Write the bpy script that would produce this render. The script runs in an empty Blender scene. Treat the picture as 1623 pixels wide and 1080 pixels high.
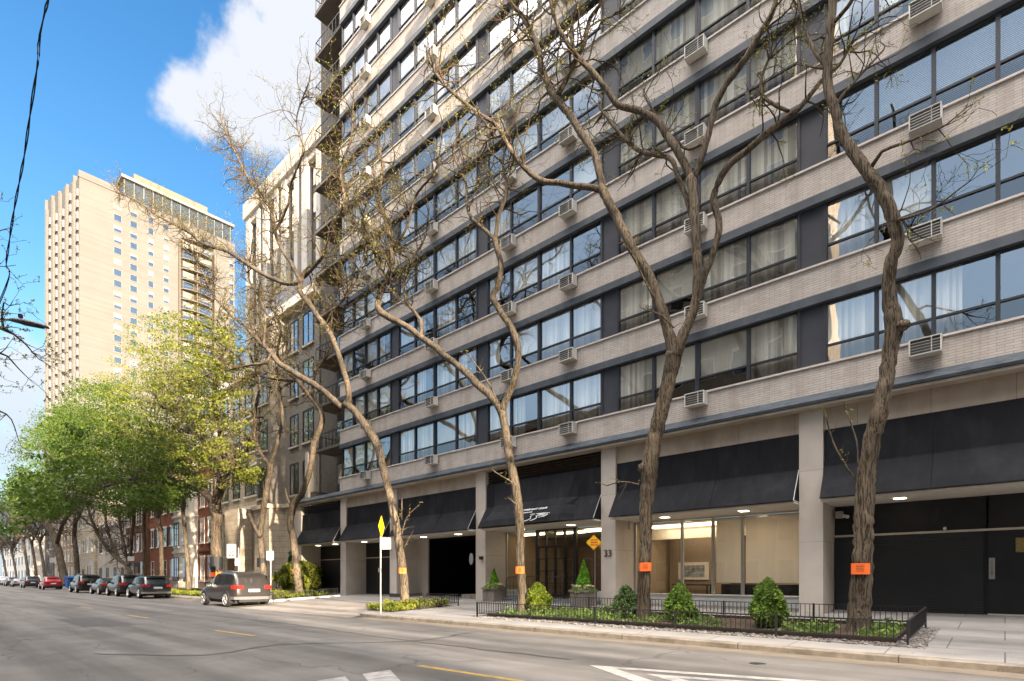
import bpy, math, random
import numpy as np
from mathutils import Vector, Matrix
R = math.radians
scn = bpy.context.scene
COL = scn.collection
random.seed(7)

# ---------------------------------------------------------------- camera, sky, sun, exposure
CAMZ = 1.4
cam = bpy.data.objects.new('camera', bpy.data.cameras.new('camera'))
COL.objects.link(cam); scn.camera = cam
cam.location = (0, 0, CAMZ)
cam.rotation_euler = (R(90), 0, math.atan2(.6725, .7401))
cam.data.sensor_width = 36; cam.data.lens = 860 / 1623 * 36
cam.data.shift_y = (917 - 540) / 1623
cam.data.clip_start = .05; cam.data.clip_end = 3000

SUN_EL, SUN_OFF = 11.0, 9.5          # elevation; degrees off the street axis (+X) towards -Y
SKY_STRENGTH = .15; SUN_STRENGTH = 4.9
scn.view_settings.view_transform = 'Standard'; scn.view_settings.look = 'None'
scn.view_settings.exposure = 2.32; scn.view_settings.gamma = 1
sd = Vector((math.cos(R(SUN_EL)) * math.cos(R(SUN_OFF)), -math.cos(R(SUN_EL)) * math.sin(R(SUN_OFF)), math.sin(R(SUN_EL))))
sun = bpy.data.objects.new('sun', bpy.data.lights.new('sun', 'SUN')); COL.objects.link(sun)
sun.data.energy = SUN_STRENGTH; sun.data.angle = R(.5); sun.data.color = (1, .83, .63)
sun.location = (30, -10, 60)
sun.rotation_euler = sd.to_track_quat('Z', 'Y').to_euler()

world = bpy.data.worlds.new("World"); scn.world = world; world.use_nodes = True
wn, wl = world.node_tree.nodes, world.node_tree.links
def wmath(op, a, b=None, c=None):
    n = wn.new('ShaderNodeMath'); n.operation = op
    for i, v in enumerate((a, b, c)):
        if v is None: continue
        if isinstance(v, (int, float)): n.inputs[i].default_value = v
        else: wl.new(v, n.inputs[i])
    return n.outputs[0]
sky = wn.new('ShaderNodeTexSky'); sky.sky_type = 'NISHITA'; sky.sun_disc = False
sky.sun_elevation = R(SUN_EL); sky.sun_rotation = R(90 + SUN_OFF); sky.ozone_density = 2.5; sky.dust_density = .4; sky.air_density = 1.4
hs = wn.new('ShaderNodeHueSaturation'); hs.inputs['Hue'].default_value = .512; hs.inputs['Saturation'].default_value = 1.36; hs.inputs['Value'].default_value = .45
wl.new(sky.outputs[0], hs.inputs['Color'])
tc = wn.new('ShaderNodeTexCoord')
nz = wn.new('ShaderNodeTexNoise'); nz.inputs['Scale'].default_value = 8.5; nz.inputs['Detail'].default_value = 9; nz.inputs['Roughness'].default_value = .58
wl.new(tc.outputs['Generated'], nz.inputs['Vector'])
nz2 = wn.new('ShaderNodeTexNoise'); nz2.inputs['Scale'].default_value = 1.3; nz2.inputs['Detail'].default_value = 7; nz2.inputs['Roughness'].default_value = .6
wl.new(tc.outputs['Generated'], nz2.inputs['Vector'])
def skydir(px, py):
    r = (px - 811.5) / 860; s = (917 - py) / 860
    return Vector((.7401 * r - .6725, .6725 * r + .7401, s)).normalized()
mask = None
for (px, py, rad, amt) in [(455, 130, .13, 1.0), (385, 150, .09, .95), (305, 170, .07, .85), (490, 30, .13, 1.0), (560, 110, .2, 1.0), (20, 640, .10, .62), (50, 600, .08, .5), (395, 40, .06, .75)]:
    d = wn.new('ShaderNodeVectorMath'); d.operation = 'DISTANCE'
    wl.new(tc.outputs['Generated'], d.inputs[0]); d.inputs[1].default_value = skydir(px, py)
    m = wmath('MULTIPLY', wmath('SUBTRACT', 1, wmath('DIVIDE', d.outputs['Value'], rad)), amt)
    mask = m if mask is None else wmath('MAXIMUM', mask, m)
mask = wmath('MAXIMUM', mask, -.8)
den = wmath('ADD', wmath('MULTIPLY', mask, .62), nz.outputs['Fac'])
mr = wn.new('ShaderNodeMapRange'); mr.interpolation_type = 'SMOOTHSTEP'
wl.new(den, mr.inputs[0]); mr.inputs[1].default_value = .60; mr.inputs[2].default_value = .80
mr2 = wn.new('ShaderNodeMapRange'); mr2.interpolation_type = 'SMOOTHSTEP'
wl.new(nz2.outputs['Fac'], mr2.inputs[0]); mr2.inputs[1].default_value = .52; mr2.inputs[2].default_value = .8
sx = wn.new('ShaderNodeSeparateXYZ'); wl.new(tc.outputs['Generated'], sx.inputs[0])
back = wmath('MULTIPLY', mr2.outputs[0], wmath('LESS_THAN', sx.outputs['Y'], 0.0))
cl = wmath('MULTIPLY', mr.outputs[0], .93)
mx = wn.new('ShaderNodeMix'); mx.data_type = 'RGBA'
wl.new(cl, mx.inputs[0]); wl.new(hs.outputs[0], mx.inputs[6]); mx.inputs[7].default_value = (1.27, 1.30, 1.38, 1)
# added bright fill behind the camera, on the sun's side, lifting the ambient light
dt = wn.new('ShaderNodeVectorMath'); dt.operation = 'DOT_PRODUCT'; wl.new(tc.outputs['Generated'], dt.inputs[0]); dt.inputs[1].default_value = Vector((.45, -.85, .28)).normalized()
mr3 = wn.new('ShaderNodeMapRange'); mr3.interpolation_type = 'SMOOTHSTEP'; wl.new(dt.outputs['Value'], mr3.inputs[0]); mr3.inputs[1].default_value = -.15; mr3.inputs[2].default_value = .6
side_fill = wmath('MULTIPLY', mr3.outputs[0], wmath('ADD', .55, wmath('MULTIPLY', mr2.outputs[0], .45)))
mx2 = wn.new('ShaderNodeMix'); mx2.data_type = 'RGBA'; wl.new(side_fill, mx2.inputs[0]); wl.new(mx.outputs[2], mx2.inputs[6]); mx2.inputs[7].default_value = (2.0, 2.45, 2.9, 1)
# added bright fill overhead, out of frame, to lift the shaded facade
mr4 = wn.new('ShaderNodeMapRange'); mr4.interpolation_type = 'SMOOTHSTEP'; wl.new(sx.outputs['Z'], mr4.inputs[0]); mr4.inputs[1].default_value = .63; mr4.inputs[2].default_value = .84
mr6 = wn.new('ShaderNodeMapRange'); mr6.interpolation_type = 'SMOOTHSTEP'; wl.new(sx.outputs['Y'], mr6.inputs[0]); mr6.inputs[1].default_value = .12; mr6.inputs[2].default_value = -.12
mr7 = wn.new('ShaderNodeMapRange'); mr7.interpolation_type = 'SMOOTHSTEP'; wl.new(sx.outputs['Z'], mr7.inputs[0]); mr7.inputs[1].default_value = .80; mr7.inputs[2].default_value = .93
sky_fill = wmath('MAXIMUM', wmath('MULTIPLY', mr4.outputs[0], mr6.outputs[0]), wmath('MULTIPLY', mr7.outputs[0], .3))
mx3 = wn.new('ShaderNodeMix'); mx3.data_type = 'RGBA'; wl.new(sky_fill, mx3.inputs[0]); wl.new(mx2.outputs[2], mx3.inputs[6]); mx3.inputs[7].default_value = (16.3, 14.9, 13.9, 1)
# pale haze towards the horizon
mr5 = wn.new('ShaderNodeMapRange'); mr5.interpolation_type = 'SMOOTHSTEP'; wl.new(sx.outputs['Z'], mr5.inputs[0]); mr5.inputs[1].default_value = .0; mr5.inputs[2].default_value = .42; mr5.inputs[3].default_value = .95; mr5.inputs[4].default_value = 0
mx4 = wn.new('ShaderNodeMix'); mx4.data_type = 'RGBA'; wl.new(mr5.outputs[0], mx4.inputs[0]); wl.new(mx3.outputs[2], mx4.inputs[6]); mx4.inputs[7].default_value = (.78, 1.0, 1.22, 1)
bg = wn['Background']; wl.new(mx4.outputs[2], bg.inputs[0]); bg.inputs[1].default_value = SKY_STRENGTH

# ---------------------------------------------------------------- helpers
def PP(px, py, Y):
    """photo pixel -> point on the vertical plane at depth Y"""
    r = (px - 811.5) / 860
    X = Y * (.7401 * r - .6725) / (.7401 + .6725 * r)
    pz = -.6725 * X + .7401 * Y
    return Vector((X, Y, CAMZ + (917 - py) / 860 * pz))
def PZ(X, Y): return -.6725 * X + .7401 * Y
def zs(y): return .12 + .0436 * (y - 10.9)

class MB:
    def __init__(s): s.v = []; s.f = []; s.m = []; s.mi = 0
    def add(s, vs, fs):
        o = len(s.v); s.v.extend([tuple(p) for p in vs]); s.f.extend([tuple(i + o for i in f) for f in fs]); s.m.extend([s.mi] * len(fs))
    def box(s, x0, x1, y0, y1, z0, z1):
        if x0 > x1: x0, x1 = x1, x0
        if y0 > y1: y0, y1 = y1, y0
        s.add([(x0,y0,z0),(x1,y0,z0),(x1,y1,z0),(x0,y1,z0),(x0,y0,z1),(x1,y0,z1),(x1,y1,z1),(x0,y1,z1)],
              [(0,3,2,1),(4,5,6,7),(0,1,5,4),(1,2,6,5),(2,3,7,6),(3,0,4,7)]); return s
    def quad(s, a, b, c, d): s.add([a, b, c, d], [(0,1,2,3)]); return s
    def poly(s, pts): s.add(pts, [tuple(range(len(pts)))]); return s
    def prism(s, prof, axis, a0, a1):
        """profile (u,v) extruded along axis: 'x' -> (a,u,v), 'y' -> (u,a,v), 'z' -> (u,v,a)"""
        n = len(prof)
        f = {'x': lambda a, p: (a, p[0], p[1]), 'y': lambda a, p: (p[0], a, p[1]), 'z': lambda a, p: (p[0], p[1], a)}[axis]
        vs = [f(a0, p) for p in prof] + [f(a1, p) for p in prof]
        s.add(vs, [tuple(range(n))[::-1], tuple(range(n, 2*n))] + [(i, (i+1) % n, n + (i+1) % n, n + i) for i in range(n)]); return s
    def tube(s, pts, rs, n=8, cap=True, rough=0, seed=0, ridges=0):
        pts = [Vector(p) for p in pts]
        if isinstance(rs, (int, float)): rs = [rs] * len(pts)
        rng = random.Random(seed); vs = []; ph = [rng.uniform(0, 6.28) for _ in range(3)]
        up = Vector((.31, .17, .93)) if abs((pts[-1]-pts[0]).normalized().z) < .9 else Vector((1, .1, 0))
        prof = [rng.uniform(-1, 1) for _ in range(n)]
        for i, p in enumerate(pts):
            t = (pts[min(i+1, len(pts)-1)] - pts[max(i-1, 0)])
            if t.length < 1e-7: t = Vector((0,0,1))
            t.normalize(); a = t.cross(up)
            if a.length < 1e-4: a = t.cross(Vector((0,1,0)))
            a.normalize(); b = t.cross(a)
            for k in range(n):
                an = 2*math.pi*k/n; r = rs[i]
                if rough:
                    r *= 1 + rough * (.5*prof[k]*math.cos(i*.35+ph[0]) + .35*math.sin(3*an+i*.23+ph[1]) + .5*rng.uniform(-1,1))
                vs.append(p + (a*math.cos(an) + b*math.sin(an)) * r)
        m = len(pts)
        fs = [(i*n+k, i*n+(k+1)%n, (i+1)*n+(k+1)%n, (i+1)*n+k) for i in range(m-1) for k in range(n)]
        if cap: fs += [tuple(range(n))[::-1], tuple(range((m-1)*n, m*n))]
        s.add(vs, fs); return s
    def cyl(s, p0, p1, r0, r1=None, n=16): return s.tube([p0, p1], [r0, r0 if r1 is None else r1], n)
    def ball(s, c, rx, ry, rz, n=12, m=8, jit=0, seed=0):
        rng = random.Random(seed); vs = [(c[0], c[1], c[2]-rz)]
        for j in range(1, m):
            th = math.pi*j/m
            for k in range(n):
                q = 1 + rng.uniform(-jit, jit)
                vs.append((c[0]+rx*q*math.sin(th)*math.cos(2*math.pi*k/n), c[1]+ry*q*math.sin(th)*math.sin(2*math.pi*k/n), c[2]-rz*q*math.cos(th)))
        vs.append((c[0], c[1], c[2]+rz)); fs = []
        for k in range(n): fs.append((0, 1+(k+1)%n, 1+k)); fs.append((len(vs)-1, 1+(m-2)*n+k, 1+(m-2)*n+(k+1)%n))
        for j in range(m-2):
            for k in range(n): fs.append((1+j*n+k, 1+j*n+(k+1)%n, 1+(j+1)*n+(k+1)%n, 1+(j+1)*n+k))
        s.add(vs, fs); return s
    def build(s, name, mats, parent=None, smooth=False, off=None):
        root = parent
        if off is None:
            off = Vector((0,0,0))
            while root is not None and root.parent is not None: root = root.parent
            if root is not None: off = root.location
        me = bpy.data.meshes.new(name)
        n = len(s.v); V = np.array(s.v, dtype=np.float32).reshape(-1, 3) - np.array(off, dtype=np.float32)
        me.vertices.add(n); me.vertices.foreach_set('co', V.ravel())
        ls = np.fromiter((len(f) for f in s.f), dtype=np.int32, count=len(s.f))
        li = np.fromiter((i for f in s.f for i in f), dtype=np.int32, count=int(ls.sum()))
        me.loops.add(len(li)); me.loops.foreach_set('vertex_index', li)
        me.polygons.add(len(ls)); st = np.zeros(len(ls), dtype=np.int32); st[1:] = np.cumsum(ls)[:-1]
        me.polygons.foreach_set('loop_start', st)
        if not isinstance(mats, (list, tuple)): mats = [mats]
        for m in mats: me.materials.append(m)
        me.polygons.foreach_set('material_index', np.array(s.m, dtype=np.int32))
        me.polygons.foreach_set('use_smooth', np.full(len(ls), smooth))
        me.update(calc_edges=True); me.validate()
        o = bpy.data.objects.new(name, me); COL.objects.link(o)
        if parent is not None: o.parent = parent
        return o
class Leaves:
    """many small leaf faces"""
    def __init__(s): s.c = []; s.s = []
    def add(s, c, size): s.c.append(tuple(c)); s.s.append(size)
    def cloud(s, c, rad, n, size, rng, flat=1.0):
        q = rng.normal(0, 1, (n, 3)) * np.array([rad, rad, rad*flat]) * .55 + np.array(c)
        s.c.extend(map(tuple, q)); s.s.extend(size * rng.uniform(.6, 1.3, n))
    def build(s, name, mat, parent, seed=1, elong=1.7, updir=.0):
        rng = np.random.default_rng(seed); n = len(s.c)
        root = parent
        while root is not None and root.parent is not None: root = root.parent
        off = np.array(root.location) if root is not None else 0
        C = np.array(s.c) - off; S = np.array(s.s)[:, None]
        a = rng.normal(0, 1, (n, 3)); a[:, 2] -= updir; a /= np.linalg.norm(a, axis=1)[:, None]
        b = np.cross(a, rng.normal(0, 1, (n, 3))); b /= np.linalg.norm(b, axis=1)[:, None] + 1e-9
        nn = np.cross(a, b)
        V = np.stack([C - a*S*elong*.5, C + b*S*.5 + nn*S*.12, C + a*S*elong*.5, C - b*S*.5 + nn*S*.12], 1).reshape(-1, 3).astype(np.float32)
        me = bpy.data.meshes.new(name); me.vertices.add(4*n); me.vertices.foreach_set('co', V.ravel())
        me.loops.add(4*n); me.loops.foreach_set('vertex_index', np.arange(4*n, dtype=np.int32))
        me.polygons.add(n); me.polygons.foreach_set('loop_start', np.arange(n, dtype=np.int32)*4)
        me.materials.append(mat); me.update(calc_edges=True)
        o = bpy.data.objects.new(name, me); COL.objects.link(o); o.parent = parent
        return o
def tag(o, label=None, cat=None, group=None, kind=None):
    if label: o['label'] = label
    if cat: o['category'] = cat
    if group: o['group'] = group
    if kind: o['kind'] = kind
    return o
def thing(name, label, cat, loc, group=None, rz=0):
    o = bpy.data.objects.new(name, None); COL.objects.link(o); o.location = loc; o.rotation_euler.z = rz
    o.empty_display_size = .3
    return tag(o, label, cat, group)
def struct(o): return tag(o, kind='structure')
def put(name, mesh, parent, loc, src=None):
    o = bpy.data.objects.new(name, mesh); COL.objects.link(o); o.parent = parent; o.location = loc; return o
def copy_tree(o, parent=None):
    c = o.copy(); COL.objects.link(c); c.parent = parent
    for ch in list(o.children): copy_tree(ch, c)
    return c
def text_mesh(name, s, size, mat, parent, loc, rot=(R(90), 0, 0), extrude=.004, align='CENTER', sx=1):
    cu = bpy.data.curves.new('t', 'FONT'); cu.body = s; cu.size = size; cu.extrude = extrude; cu.align_x = align; cu.align_y = 'CENTER'
    t = bpy.data.objects.new('t', cu); COL.objects.link(t)
    dg = bpy.context.evaluated_depsgraph_get(); me = bpy.data.meshes.new_from_object(t.evaluated_get(dg))
    bpy.data.objects.remove(t); me.materials.clear(); me.materials.append(mat)
    o = bpy.data.objects.new(name, me); COL.objects.link(o); o.parent = parent
    root = parent
    while root is not None and root.parent is not None: root = root.parent
    o.location = Vector(loc) - (root.location if root is not None else Vector((0,0,0))); o.rotation_euler = rot; o.scale = (sx, 1, 1)
    return o

# ---------------------------------------------------------------- materials
def M(name, col, rough=.7, var=.12, scale=4, spec=.3, metal=0, bump=0, bscale=40, stretch=(1,1,1), stain=None, stain_scale=.6, emit=None, estr=1, brick=None, detail=5, obrand=0, coat=0):
    m = bpy.data.materials.new(name); m.use_nodes = True; n, l = m.node_tree.nodes, m.node_tree.links
    p = n['Principled BSDF']; p.inputs['Roughness'].default_value = rough; p.inputs['Specular IOR Level'].default_value = spec; p.inputs['Metallic'].default_value = metal
    if coat: p.inputs['Coat Weight'].default_value = coat; p.inputs['Coat Roughness'].default_value = .05
    t = n.new('ShaderNodeTexCoord'); mp = n.new('ShaderNodeMapping'); mp.inputs['Scale'].default_value = stretch
    l.new(t.outputs['Object'], mp.inputs[0])
    nz = n.new('ShaderNodeTexNoise'); nz.inputs['Scale'].default_value = scale; nz.inputs['Detail'].default_value = detail; l.new(mp.outputs[0], nz.inputs['Vector'])
    def mixc(f, a, b, bt='MIX'):
        x = n.new('ShaderNodeMix'); x.data_type = 'RGBA'; x.blend_type = bt
        for i, v in ((0, f), (6, a), (7, b)):
            if hasattr(v, 'links'): l.new(v, x.inputs[i])
            else: x.inputs[i].default_value = v if i == 0 else ((*v, 1) if len(v) == 3 else v)
        return x.outputs[2]
    rmp = n.new('ShaderNodeMapRange'); rmp.inputs[1].default_value = .3; rmp.inputs[2].default_value = .7; l.new(nz.outputs['Fac'], rmp.inputs[0])
    lo = tuple(c*(1-var) for c in col); hi = tuple(min(1, c*(1+var)) for c in col)
    c = mixc(rmp.outputs[0], lo, hi)
    bh = None
    if brick:
        # brick = (row height, brick width, mortar, mortar colour, plane 'xz'|'yz')
        sp = n.new('ShaderNodeSeparateXYZ'); l.new(t.outputs['Object'], sp.inputs[0]); cb = n.new('ShaderNodeCombineXYZ')
        if brick[4] == 'xz': l.new(sp.outputs[0], cb.inputs[0]); l.new(sp.outputs[2], cb.inputs[1])
        elif brick[4] == 'xyz':
            ad = n.new('ShaderNodeMath'); ad.operation = 'ADD'; l.new(sp.outputs[0], ad.inputs[0]); l.new(sp.outputs[1], ad.inputs[1]); l.new(ad.outputs[0], cb.inputs[0]); l.new(sp.outputs[2], cb.inputs[1])
        elif brick[4] == 'xy': l.new(sp.outputs[0], cb.inputs[0]); l.new(sp.outputs[1], cb.inputs[1])
        else: l.new(sp.outputs[1], cb.inputs[0]); l.new(sp.outputs[2], cb.inputs[1])
        bt = n.new('ShaderNodeTexBrick'); l.new(cb.outputs[0], bt.inputs['Vector']); bt.inputs['Scale'].default_value = 1
        bt.inputs['Brick Width'].default_value = brick[1]; bt.inputs['Row Height'].default_value = brick[0]; bt.inputs['Mortar Size'].default_value = brick[2]
        bt.inputs['Mortar Smooth'].default_value = .3
        bt.inputs['Color1'].default_value = (1.0, 1.0, 1.0, 1); bt.inputs['Color2'].default_value = (.86, .86, .86, 1)
        bt.inputs['Mortar'].default_value = (*brick[3], 1); bt.inputs['Bias'].default_value = -.2
        c = mixc(1.0, c, bt.outputs['Color'], 'MULTIPLY'); bh = bt.outputs['Fac']
    if stain:
        ns = n.new('ShaderNodeTexNoise'); ns.inputs['Scale'].default_value = stain_scale; ns.inputs['Detail'].default_value = 8; ns.inputs['Roughness'].default_value = .65
        mp2 = n.new('ShaderNodeMapping'); mp2.inputs['Scale'].default_value = stain[2] if len(stain) > 2 else (1,1,1); l.new(t.outputs['Object'], mp2.inputs[0]); l.new(mp2.outputs[0], ns.inputs['Vector'])
        r2 = n.new('ShaderNodeMapRange'); r2.inputs[1].default_value = .48; r2.inputs[2].default_value = .72; r2.inputs[4].default_value = stain[1]; l.new(ns.outputs['Fac'], r2.inputs[0])
        c = mixc(r2.outputs[0], c, stain[0])
    if obrand:
        oi = n.new('ShaderNodeObjectInfo'); ge = n.new('ShaderNodeNewGeometry'); ad = n.new('ShaderNodeMath'); ad.operation = 'ADD'
        l.new(oi.outputs['Random'], ad.inputs[0]); l.new(ge.outputs['Random Per Island'], ad.inputs[1]); fr = n.new('ShaderNodeMath'); fr.operation = 'FRACT'; l.new(ad.outputs[0], fr.inputs[0])
        h = n.new('ShaderNodeHueSaturation'); v2 = n.new('ShaderNodeMapRange'); v2.inputs[3].default_value = 1-obrand; v2.inputs[4].default_value = 1+obrand*.6
        l.new(fr.outputs[0], v2.inputs[0]); l.new(v2.outputs[0], h.inputs['Value']); l.new(c, h.inputs['Color']); c = h.outputs[0]
    l.new(c, p.inputs['Base Color'])
    if emit: p.inputs['Emission Color'].default_value = (*emit, 1); p.inputs['Emission Strength'].default_value = estr
    if bump:
        nb = n.new('ShaderNodeTexNoise'); nb.inputs['Scale'].default_value = bscale; nb.inputs['Detail'].default_value = 6; l.new(mp.outputs[0], nb.inputs['Vector'])
        b = n.new('ShaderNodeBump'); b.inputs['Strength'].default_value = bump; b.inputs['Distance'].default_value = .02
        if bh is not None:
            sb = n.new('ShaderNodeMath'); sb.operation = 'SUBTRACT'; l.new(nb.outputs['Fac'], sb.inputs[0]); l.new(bh, sb.inputs[1]); l.new(sb.outputs[0], b.inputs['Height'])
        else: l.new(nb.outputs['Fac'], b.inputs['Height'])
        l.new(b.outputs[0], p.inputs['Normal'])
    return m
def glass(name, base=(.02,.025,.03), refl=.3, wav=.02, tint=(.7,.74,.75), ior=1.9, wscale=1.2):
    """window glass: see-through with a mirror-like coat"""
    m = bpy.data.materials.new(name); m.use_nodes = True; n, l = m.node_tree.nodes, m.node_tree.links
    n.remove(n['Principled BSDF']); out = n['Material Output']
    tr = n.new('ShaderNodeBsdfTransparent'); tr.inputs[0].default_value = (*tint, 1)
    gl = n.new('ShaderNodeBsdfGlossy'); gl.inputs['Roughness'].default_value = .0; gl.inputs['Color'].default_value = (.92,.95,1,1)
    fr = n.new('ShaderNodeFresnel'); fr.inputs[0].default_value = ior
    ad = n.new('ShaderNodeMath'); ad.operation = 'ADD'; ad.use_clamp = True; l.new(fr.outputs[0], ad.inputs[0]); ad.inputs[1].default_value = refl
    t = n.new('ShaderNodeTexCoord'); nz = n.new('ShaderNodeTexNoise'); nz.inputs['Scale'].default_value = wscale; nz.inputs['Detail'].default_value = 1
    oi = n.new('ShaderNodeObjectInfo'); vm = n.new('ShaderNodeVectorMath'); vm.operation = 'ADD'; l.new(t.outputs['Object'], vm.inputs[0]); l.new(oi.outputs['Location'], vm.inputs[1]); l.new(vm.outputs[0], nz.inputs['Vector'])
    b = n.new('ShaderNodeBump'); b.inputs['Strength'].default_value = 1; b.inputs['Distance'].default_value = wav; l.new(nz.outputs['Fac'], b.inputs['Height']); l.new(b.outputs[0], gl.inputs['Normal'])
    ge = n.new('ShaderNodeNewGeometry'); fm = n.new('ShaderNodeMix'); l.new(ge.outputs['Backfacing'], fm.inputs[0]); l.new(ad.outputs[0], fm.inputs[2]); fm.inputs[3].default_value = .12   # seen from inside the room
    mx = n.new('ShaderNodeMixShader'); l.new(fm.outputs[0], mx.inputs[0]); l.new(tr.outputs[0], mx.inputs[1]); l.new(gl.outputs[0], mx.inputs[2]); l.new(mx.outputs[0], out.inputs[0])
    return m
def leafmat(name, c1, c2, trans=.35):
    m = bpy.data.materials.new(name); m.use_nodes = True; n, l = m.node_tree.nodes, m.node_tree.links
    p = n['Principled BSDF']; p.inputs['Roughness'].default_value = .55; p.inputs['Specular IOR Level'].default_value = .25
    ge = n.new('ShaderNodeNewGeometry'); t = n.new('ShaderNodeTexCoord'); nz = n.new('ShaderNodeTexNoise'); nz.inputs['Scale'].default_value = .8; l.new(t.outputs['Object'], nz.inputs['Vector'])
    ad = n.new('ShaderNodeMath'); ad.operation = 'MULTIPLY_ADD'; l.new(ge.outputs['Random Per Island'], ad.inputs[0]); ad.inputs[1].default_value = .5; l.new(nz.outputs['Fac'], ad.inputs[2])
    r = n.new('ShaderNodeMapRange'); r.inputs[1].default_value = .4; r.inputs[2].default_value = 1.05; l.new(ad.outputs[0], r.inputs[0])
    x = n.new('ShaderNodeMix'); x.data_type = 'RGBA'; l.new(r.outputs[0], x.inputs[0]); x.inputs[6].default_value = (*c1, 1); x.inputs[7].default_value = (*c2, 1)
    l.new(x.outputs[2], p.inputs['Base Color']); tl = n.new('ShaderNodeBsdfTranslucent'); l.new(x.outputs[2], tl.inputs[0])
    mx = n.new('ShaderNodeMixShader'); mx.inputs[0].default_value = trans; l.new(p.outputs[0], mx.inputs[1]); l.new(tl.outputs[0], mx.inputs[2]); l.new(mx.outputs[0], n['Material Output'].inputs[0])
    return m

m_brick = M('buff_brick', (.495,.45,.41), .85, .10, 3, brick=(.068, .30, .008, (.60,.56,.53), 'xyz'), bump=.3, bscale=60, stain=((.30,.245,.195), .62, (2.6,2.6,.28)))
m_stone = M('limestone', (.50,.44,.37), .85, .08, 2, bump=.12, bscale=30, stain=((.30,.235,.18), .55, (1,1,.3)), stain_scale=.9)
m_beam = M('stained_limestone', (.37,.305,.24), .85, .12, 2, bump=.12, bscale=30, stain=((.22,.165,.12), .7, (1,1,.25)), stain_scale=1.1, brick=(2, 1.6, .006, (.4,.4,.4), 'xz'))
m_slate = M('slate_band', (.062,.073,.088), .55, .15, 3, stain=((.12,.13,.14), .5, (3,1,.4)), bump=.1)
m_fascia = M('weathered_metal_fascia', (.068,.080,.092), .75, .25, 5, spec=.15, stain=((.028,.034,.04), .8, (2.5,1,5)), stain_scale=.8, bump=.3, stretch=(.6,1,4))
m_sill = M('pale_sill', (.52,.47,.43), .7, .08)
m_panel = M('dark_column_panel', (.040,.042,.052), .5, .12, 2)
m_frame = M('dark_window_frame', (.028,.031,.038), .45, .1)
m_pane = glass('window_glass', refl=.19, wav=.004, tint=(.93,.95,.94))
m_screen = glass('screened_glass', refl=.06, wav=.004, tint=(.38,.38,.37))
m_pane_far = glass('far_window_glass', refl=.3, wav=.012)
m_shopglass = glass('shop_glass', refl=.02, wav=.0008, ior=1.45, tint=(.93,.93,.92))
m_curtain = M('curtain_fabric', (.56,.535,.475), .9, .06, 3, obrand=.5, stretch=(6,6,.3))
m_blind = M('venetian_blind', (.6,.6,.58), .7, .05)
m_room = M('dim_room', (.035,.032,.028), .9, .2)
m_awn = M('charcoal_awning_canvas', (.0115,.0122,.0145), .8, .18, 1.2, stain=((.030,.034,.040), .5, (1,1,.5)), stain_scale=1.4, spec=.12, bump=.15, bscale=8, stretch=(4,1,1))
m_awnedge = M('awning_frame', (.4,.4,.4), .5)
m_white = M('white_paint', (.72,.70,.66), .6, .05)
m_soffit = M('soffit', (.62,.57,.5), .8, .05)
m_black = M('black_panel', (.012,.0125,.014), .6, .2, 2)
m_roll = M('black_roll_shutter', (.022,.022,.023), .5, .1, 2)
m_bar = M('pale_metal_bar', (.45,.40,.34), .5, .1)
m_acw = M('air_conditioner_case', (.50,.48,.44), .6, .12, 3, obrand=.35)
m_acg = M('air_conditioner_grille', (.06,.06,.06), .6)
m_iron = M('black_iron', (.014,.014,.015), .45, .1, spec=.5)
m_alu = M('aluminium_mullion', (.42,.40,.37), .45, .06, metal=.3)
m_tan = M('tan_wall', (.24,.185,.12), .8, .05)
m_wood = M('brown_door', (.16,.075,.028), .6, .1)
m_shade = M('roller_shade', (.80,.75,.66), .9, .04, 1)
def shademat():
    m = bpy.data.materials.new('roller_shade_fabric'); m.use_nodes = True; n, l = m.node_tree.nodes, m.node_tree.links; p = n['Principled BSDF']; p.inputs['Base Color'].default_value = (.82,.78,.70,1); p.inputs['Roughness'].default_value = .9
    nz = n.new('ShaderNodeTexNoise'); nz.inputs['Scale'].default_value = 1.5; t = n.new('ShaderNodeTexCoord'); l.new(t.outputs['Object'], nz.inputs[0]); bp = n.new('ShaderNodeBump'); bp.inputs['Strength'].default_value = .3; l.new(nz.outputs[0], bp.inputs['Height']); l.new(bp.outputs[0], p.inputs['Normal'])
    tl = n.new('ShaderNodeBsdfTranslucent'); tl.inputs[0].default_value = (.82,.78,.70,1); mx = n.new('ShaderNodeMixShader'); mx.inputs[0].default_value = .45; l.new(p.outputs[0], mx.inputs[1]); l.new(tl.outputs[0], mx.inputs[2]); l.new(mx.outputs[0], n['Material Output'].inputs[0]); return m
m_shade = shademat()
m_lampstrip = M('ceiling_light', (.9,.85,.7), .5, 0, emit=(1,.80,.48), estr=1.6)
m_down = M('downlight', (.9,.85,.7), .5, 0, emit=(1,.82,.55), estr=2.2)
m_asph = M('asphalt', (.120,.114,.108), .93, .14, 1.1, bump=.35, bscale=90, detail=9, stain=((.070,.068,.068), .6, (.35,1.6,1)), stain_scale=.7, spec=.2)
m_gut = M('gutter_concrete', (.15,.125,.097), .9, .15, 3, bump=.25, stain=((.07,.057,.045), .6, (.4,2,1)), stain_scale=1.5)
m_kerb = M('kerb_concrete', (.205,.18,.148), .9, .2, 6, bump=.6, stain=((.085,.068,.05), .85, (1,1,1)), stain_scale=1.6, brick=(50, 2.6, .012, (.25,.25,.25), 'xy'))
m_walk = M('sidewalk_concrete', (.205,.198,.188), .9, .10, 1.5, bump=.25, bscale=70, stain=((.13,.12,.108), .6, (1,1,1)), stain_scale=.8, brick=(1.52, 1.52, .012, (.35,.35,.35), 'xy'))
m_drive = M('driveway_concrete', (.215,.19,.165), .9, .12, 1.5, bump=.25, bscale=70, stain=((.10,.088,.075), .7, (.6,1,1)), stain_scale=.9)
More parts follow.
